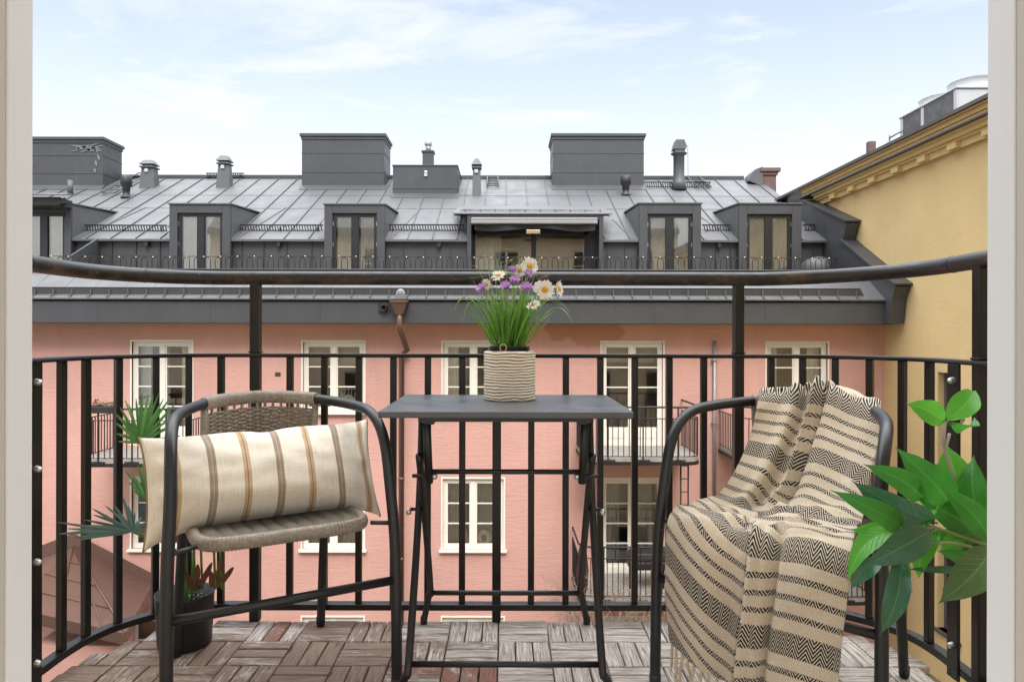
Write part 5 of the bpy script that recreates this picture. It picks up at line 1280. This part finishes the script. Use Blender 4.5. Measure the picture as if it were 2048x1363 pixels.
# side veins
def broad(name, c1, c2, rough, trans):
    m = leafmat(name, c1, c2, rough, trans); uv = m.n('ShaderNodeUVMap').outputs[0]; sx = m.n('ShaderNodeSeparateXYZ', {0: uv})
    ph = m.math('SUBTRACT', m.math('MULTIPLY', sx.outputs['Y'], 11.0), m.math('MULTIPLY', m.math('ABSOLUTE', m.math('SUBTRACT', sx.outputs['X'], .5)), 5.0))
    vein = m.rng(m.math('ABSOLUTE', m.math('SUBTRACT', m.math('FRACT', ph), .5)), .0, .08, 1, 0)
    m.set(normal=m.bump(m.math('ADD', vein, m.math('MULTIPLY', m.noise(25, 3), .5)), .5, .002)); return m.m
L1 = broad('broad_leaf_light', (.055, .27, .018), (.11, .42, .035), .36, .38)
L2 = broad('broad_leaf_mid', (.025, .155, .014), (.05, .27, .025), .33, .30)
L3 = broad('broad_leaf_dark', (.018, .075, .030), (.045, .14, .065), .26, .15)
L4 = broad('broad_leaf_olive', (.035, .08, .015), (.07, .14, .03), .4, .2)
def leaf(bx, by, tx, ty, wpx, d, mat, dtip=0., roll=0., curl=.12, cup=.22, side=0.):
    """blade from base pixel to tip pixel; side bows the midrib, dtip brings the tip nearer/farther"""
    b = P(bx, by, d); t = P(tx, ty, d+dtip); ax = t-b; L = ax.length; a = ax.normalized()
    view = Vector(((bx-CX)/F, 1, 0)).normalized(); nrm = (-view-a*(-view).dot(a)).normalized(); s = a.cross(nrm)
    nrm, s = nrm*math.cos(roll)+s*math.sin(roll), s*math.cos(roll)-nrm*math.sin(roll)
    W = wpx/F*d/2/max(.45, abs(math.cos(roll))); nu, nv = 10, 18; vs = []; uvs = []
    seed = random.uniform(0, 50); tw = random.uniform(-.35, .35); curl += random.uniform(-.05, .09)
    for j in range(nv+1):
        v = j/nv; wv = (math.sin(math.pi*min(1, v**.82))**.85)*(1-.12*v) if v < 1 else 0
        if v > .86: wv *= (1-(v-.86)/.14)**.6*.9+.0
        wv = max(wv, .012)
        c = b+ax*v+nrm*(curl*L*math.sin(math.pi*v)-.10*L*v*v)+s*side*L*math.sin(math.pi*v)
        for i in range(nu+1):
            u = 2*i/nu-1; ripple = .035*W*math.sin(v*14+seed+u*2)*abs(u)**2
            vs.append(c+s*u*W*wv+nrm*(cup*W*wv*abs(u)**1.4+ripple*1.6+tw*u*W*wv*v)); uvs.append((i/nu, v))
    fs = [(j*(nu+1)+i, j*(nu+1)+i+1, (j+1)*(nu+1)+i+1, (j+1)*(nu+1)+i) for j in range(nv) for i in range(nu)]
    m = MB().add(vs, fs, smooth=True, uvs=uvs); m.tube([b-ax*.05, b, b+ax*.1], .0018, 6)
    return m.build('leaf', mat, fp)
def q2(x, y): return 1640+x/1.939, 660+y/1.939
LV = [ # base, tip, width, depth, material, dtip, roll, side   (coordinates of the enlarged crop)
 ((482, 352), (343, 280), 84, 1.40, L1, .0, .3, .05), ((497, 348), (608, 218), 88, 1.40, L1, .03, -.25, .06), ((512, 356), (612, 350), 42, 1.42, L2, .05, .9, 0), ((490, 360), (560, 330), 20, 1.44, L3, .1, .5, 0),
 ((500, 668), (306, 464), 118, 1.44, L2, -.03, .15, .04), ((552, 655), (488, 445), 118, 1.46, L1, .02, -.2, .03), ((640, 770), (590, 482), 118, 1.42, L2, .02, -.2, -.03),
 ((392, 650), (186, 522), 84, 1.42, L2, -.02, .35, .06), ((640, 800), (375, 640), 110, 1.45, L2, 0, .3, .02), ((442, 738), (133, 606), 108, 1.33, L3, -.04, -.3, .03),
 ((655, 800), (480, 608), 88, 1.36, L2, -.02, .25, .05), ((322, 772), (60, 623), 78, 1.32, L2, -.03, .4, .02), ((330, 782), (130, 775), 78, 1.36, L1, 0, .1, .03),
 ((336, 772), (104, 955), 72, 1.30, L1, -.02, .6, .12), ((432, 770), (190, 914), 112, 1.28, L3, -.02, -.15, .05), ((240, 885), (120, 996), 66, 1.33, L3, 0, .4, .05),
 ((318, 880), (226, 1174), 84, 1.27, L3, -.02, .35, -.10), ((336, 862), (348, 1016), 66, 1.31, L2, .02, .7, .06), ((462, 788), (376, 955), 66, 1.34, L1, 0, .5, .06), ((455, 690), (356, 892), 44, 1.33, L1, 0, .9, .10),
 ((668, 838), (470, 1050), 128, 1.22, L4, -.02, .1, -.04), ((562, 928), (345, 925), 26, 1.34, L3, 0, .2, .03), ((606, 905), (464, 852), 52, 1.38, L2, 0, .4, .03), ((560, 800), (470, 850), 60, 1.42, L1, 0, .3, .03),
 ((640, 850), (565, 860), 50, 1.42, L3, 0, .3, .03), ((660, 700), (540, 560), 90, 1.5, L2, 0, .2, 0), ((650, 820), (400, 790), 80, 1.46, L2, 0, .35, 0)]
random.seed(9)
for (b_, t_, w_, d_, m_, dt, ro, si) in LV:
    bx, by = q2(*b_); tx, ty = q2(*t_); leaf(bx, by, tx, ty, w_/1.939*1.12, d_, m_, dt, ro, side=si)
stem = simple('plant_stem', (.20, .22, .10), .6, var=.2, scale=20); st2 = simple('pale_stem_bark', (.45, .42, .36), .7)
m = MB()
trunk = [Vector((1.075, 1.23, .14)), Vector((1.07, 1.27, .35)), Vector((1.02, 1.38, .52)), P(*q2(690, 560), 1.43), P(*q2(600, 400), 1.43)]
S = lambda *a: [P(*q2(x, y), d) for x, y, d in a]
m.tube(crom(trunk[:4], 6), [.012]*18+[.008], 8)
for br in (S((400, 740, 1.34), (470, 768, 1.36), (560, 800, 1.40), (680, 842, 1.42)), S((430, 822, 1.33), (520, 822, 1.36), (610, 842, 1.40), (700, 870, 1.42)), S((470, 700, 1.45), (560, 740, 1.45), (660, 790, 1.43)), S((560, 925, 1.34), (640, 930, 1.38), (700, 920, 1.41)), S((335, 772, 1.33), (400, 760, 1.34), (470, 768, 1.36)), S((320, 880, 1.27), (345, 830, 1.30), (400, 790, 1.34), (440, 775, 1.35)), S((240, 885, 1.33), (290, 830, 1.33), (345, 785, 1.34))): m.tube(crom(br, 5), .0032, 7)
m.build('stem', stem, fp)
m = MB(); m.tube(crom(S((484, 352, 1.40), (480, 400, 1.41), (484, 450, 1.43), (520, 560, 1.46), (640, 780, 1.46)), 5), .0036, 7); m.tube(crom(S((503, 398, 1.41), (492, 440, 1.42), (486, 470, 1.43)), 4), .0028, 7); m.build('stem', st2, fp)
MB().lathe([(0, .003), (.06, .003), (.070, .19), (.072, .20), (.066, .20), (.064, .17), (0, .165)], (1.075, 1.23, 0), 32).build('pot', M['dark_plastic'], fp)
# ================================================================== throw on the right chair
def throw_mat():
    m = Mat('herringbone_throw'); uv = m.n('ShaderNodeUVMap').outputs[0]; sx = m.n('ShaderNodeSeparateXYZ', {0: uv}); u, v = sx.outputs['X'], sx.outputs['Y']
    wv = m.math('MULTIPLY', m.math('SUBTRACT', m.noise(1, 3, .6, vec=uv, sc=(90, 90, 1)), .5), .0022)
    tri = m.math('MULTIPLY', m.math('ABSOLUTE', m.math('SUBTRACT', m.math('FRACT', m.math('DIVIDE', u, .0215)), .5)), 2.0)
    ph = m.math('FRACT', m.math('DIVIDE', m.math('ADD', m.math('ADD', v, m.math('MULTIPLY', tri, .0240)), wv), .0100))
    ln = m.rng(m.math('ABSOLUTE', m.math('SUBTRACT', ph, .5)), .325, .265)
    PER = .193
    vm = m.math('MULTIPLY', m.math('SUBTRACT', m.math('FRACT', m.math('ADD', m.math('DIVIDE', v, PER), .5)), .5), PER)   # distance to the nearest wide band
    def band(c, hw): return m.rng(m.math('ABSOLUTE', m.math('SUBTRACT', vm, c)), hw+.0010, hw-.0006)
    b = m.math('MAXIMUM', m.math('MAXIMUM', band(0.0, .0255), band(.0585, .0062)), m.math('MAXIMUM', band(-.0585, .0062), m.math('MAXIMUM', band(.0965, .0062), band(-.0965, .0062))))
    # thin bands use sparser strokes
    ink = m.math('MULTIPLY', b, ln)
    kx = m.math('SINE', m.math('MULTIPLY', u, 2*math.pi/.0030)); ky = m.math('SINE', m.math('MULTIPLY', v, 2*math.pi/.0026))
    n = m.noise(1, 5, .7, vec=uv, sc=(300, 300, 1)); n2 = m.noise(1, 3, .6, vec=uv, sc=(14, 14, 1))
    cr = m.mix(m.rng(n, .3, .7), (.50, .395, .27), (.84, .72, .55)); cr = m.mix(m.rng(n2, .35, .7, 0, .35), cr, (.86, .78, .64)); gap = m.mix(.5, cr, (.62, .58, .50))
    a = m.mix(ink, m.mix(m.math('MULTIPLY', b, .6), cr, gap), m.mix(n, (.006, .006, .007), (.022, .02, .02)))
    m.set(base=a, rough=.95, spec=.08); m.b.inputs['Sheen Weight'].default_value = .2
    h = m.math('ADD', m.math('MULTIPLY', m.math('MULTIPLY', kx, ky), .5), m.math('ADD', n, m.math('MULTIPLY', ink, .5))); m.set(normal=m.bump(h, .7, .002)); return m.m
tmat = throw_mat()
net = [ # rows of (px, py, depth), left to right
 [(1522, 850, 2.01), (1572, 842, 2.0), (1622, 838, 1.975), (1662, 838, 1.955), (1710, 850, 1.88), (1762, 872, 1.79)],
 [(1521, 782, 1.985), (1571, 776, 1.97), (1621, 770, 1.95), (1662, 766, 1.925), (1708, 782, 1.85), (1762, 802, 1.76)],
 [(1517, 796, 1.925), (1566, 790, 1.91), (1618, 786, 1.885), (1655, 782, 1.855), (1706, 802, 1.785), (1760, 822, 1.695)],
 [(1506, 852, 1.90), (1553, 852, 1.875), (1608, 858, 1.85), (1640, 852, 1.815), (1700, 868, 1.745), (1756, 886, 1.66)],
 [(1478, 925, 1.87), (1528, 928, 1.835), (1583, 935, 1.81), (1622, 925, 1.775), (1690, 938, 1.70), (1742, 955, 1.62)],
 [(1438, 985, 1.85), (1492, 998, 1.81), (1552, 1005, 1.775), (1602, 1000, 1.73), (1668, 1008, 1.66), (1730, 1020, 1.585)],
 [(1392, 1004, 1.81), (1448, 1020, 1.76), (1508, 1034, 1.705), (1565, 1036, 1.65), (1632, 1044, 1.585), (1716, 1052, 1.515)],
 [(1346, 1020, 1.765), (1404, 1036, 1.70), (1476, 1058, 1.63), (1540, 1062, 1.575), (1620, 1070, 1.515), (1708, 1078, 1.455)],
 [(1334, 1066, 1.735), (1390, 1086, 1.67), (1470, 1108, 1.60), (1533, 1108, 1.545), (1614, 1120, 1.485), (1702, 1126, 1.425)],
 [(1332, 1150, 1.725), (1386, 1168, 1.66), (1462, 1188, 1.60), (1524, 1190, 1.545), (1600, 1198, 1.485), (1695, 1204, 1.43)],
 [(1336, 1228, 1.72), (1382, 1256, 1.66), (1446, 1288, 1.61), (1512, 1290, 1.55), (1586, 1292, 1.50), (1684, 1294, 1.44)],
 [(1344, 1284, 1.715), (1388, 1320, 1.655), (1440, 1358, 1.615), (1502, 1382, 1.56), (1572, 1396, 1.51), (1674, 1402, 1.45)]]
B1 = [788, 790, 800, 790, 812, 830]; B2 = [892, 905, 930, 908, 932, 958]; AY = [1102, 1165, 1238, 1268, 1285, 1320]
NV = []
for r_, row in enumerate(net):
    vv = []
    for c_, (x_, y_, d_) in enumerate(row):
        if r_ == 0: v_ = -.075
        elif r_ == 1: v_ = -.012 if c_ < 3 else -.03
        elif r_ <= 4: v_ = (y_-B1[c_])/(B2[c_]-B1[c_])*.193
        elif r_ == 5: v_ = (y_-B1[c_])/(B2[c_]-B1[c_])*.193
        elif r_ == 6: v_ = None
        else: v_ = .772+(y_-AY[c_])*d_/F
        vv.append(v_)
    NV.append(vv)
for c_ in range(6): NV[6][c_] = .48*NV[5][c_]+.52*NV[7][c_]
CT = [[Vector((*P(*q),)) for q in row] for row in net]
def cr1(p0, p1, p2, p3, t): return ((p1*2)+(p2-p0)*t+(p0*2-p1*5+p2*4-p3)*t*t+(p1*3-p0-p2*3+p3)*t**3)*.5
def cspl(arr, t):
    n = len(arr)-1; x = min(max(t, 0)*n, n-1e-6); i = int(x); f = x-i
    return cr1(arr[max(0, i-1)], arr[i], arr[i+1], arr[min(n, i+2)], f)
def tsurf(u, v):
    return cspl([cspl(row, u) for row in CT], v), cspl([cspl(row, u) for row in NV], v)
NU, NVV = 150, 230; pos = []; vvv = []
rowsp = []
for j in range(NVV+1):
    v = j/NVV; colr = [cspl([CT[r][c] for r in range(12)], v) for c in range(6)]; colv = [cspl([NV[r][c] for r in range(12)], v) for c in range(6)]
    rowsp.append(([cspl(colr, i/NU) for i in range(NU+1)], [cspl(colv, i/NU) for i in range(NU+1)]))
def fold(u, v):
    g = lambda c, s: math.exp(-((u-c)/s)**2)
    h = 0
    sm_ = lambda a, b, x: max(0, min(1, (x-a)/(b-a)))**2*(3-2*max(0, min(1, (x-a)/(b-a))))
    back = 1-sm_(.44, .52, v); seat = sm_(.42, .50, v)*(1-sm_(.60, .66, v)); front = sm_(.58, .66, v)
    # one strong ridge from the top to the crook of the seat, with a valley beside it
    c = lerp(.60, .44, min(1, v/.48)); h += back*(.030*g(c-.045, .042)-.018*g(c+.035, .03)+.018*g(c-.25, .05)-.012*g(c-.17, .03)+.008*g(.88, .05))
    h += .012*math.exp(-((v-.11)/.05)**2)*g(.58, .08)
    # gathered cloth on the seat
    h += seat*(.010*noise.noise(Vector((u*7, v*26, 1.5)))+.008*math.sin(v*95+u*7+2*noise.noise(Vector((u*4, v*8, 3))))*(.35+.65*g(.5, .3)))
    # pleats hanging down the front
    h += front*(.030*g(.545, .034)-.020*g(.50, .016)+.008*g(.60, .02)-.022*g(.655, .026)+.010*g(.80, .10)+.012*g(.22+.12*(v-.6), .12)-.008*g(.38+.1*(v-.6), .05))
    h += .0026*noise.noise(Vector((u*12, v*18, 8)))+.007*noise.noise(Vector((u*4, v*7, 2)))
    return h
vs = []; uvs = []; W_ = .46
for j in range(NVV+1):
    pr, vr = rowsp[j]
    for i in range(NU+1):
        a = rowsp[j][0][min(NU, i+1)]-rowsp[j][0][max(0, i-1)]; b = rowsp[min(NVV, j+1)][0][i]-rowsp[max(0, j-1)][0][i]
        n_ = b.cross(a)*-1
        n_ = a.cross(b)*-1 if False else n_
        n_.normalize()
        u, v = i/NU, j/NVV
        if v > .15 and n_.y > 0: n_ = -n_
        h = fold(u, v); p = pr[i]+n_*h
        # close crimp: cloth shears sideways at the front pleat so that an edge overlaps
        vs.append(p); Wl = lerp(.235, .42, max(0, min(1, (v-.35)/.3))); uvs.append(((u-.5)*Wl, vr[i]))
fs = [(j*(NU+1)+i, j*(NU+1)+i+1, (j+1)*(NU+1)+i+1, (j+1)*(NU+1)+i) for j in range(NVV) for i in range(NU)]
th = thing('throw_blanket', (.578, 1.7, .45), 'cream and black herringbone throw blanket draped over the right chair', 'blanket')
cl = MB().add(vs, fs, smooth=True, uvs=uvs).build('blanket_cloth', tmat, th)
so_ = cl.modifiers.new('thick', 'SOLIDIFY'); so_.thickness = .004; so_.offset = 0
tas = simple('cream_tassel', (.62, .49, .33), .95, var=.2, scale=60, bump=.8, bs=300)
base_row = NVV*(NU+1)
for k in range(19):
    i = int(NU*(k+.3)/19); q = Vector(vs[base_row+i]); m = MB(); L = random.uniform(.055, .075)
    sway = Vector((random.uniform(-.006, .010), random.uniform(-.006, .006), 0))
    m.tube(crom([q+Vector((0, 0, .004)), q+Vector((0, 0, -.015)), q+sway*.6+Vector((0, 0, -L*.6)), q+sway+Vector((0, 0, -L))], 4), [.0024, .003, .0034, .0036, .0036, .0036, .0036, .0034, .0034, .0034, .0032, .0032, .0042][:13], 6)
    for t in range(3): m.tube([q+sway+Vector((0, 0, -L)), q+sway+Vector((random.uniform(-.004, .004), random.uniform(-.003, .003), -L-.014))], .0012, 4)
    m.build('tassel', tas, th)
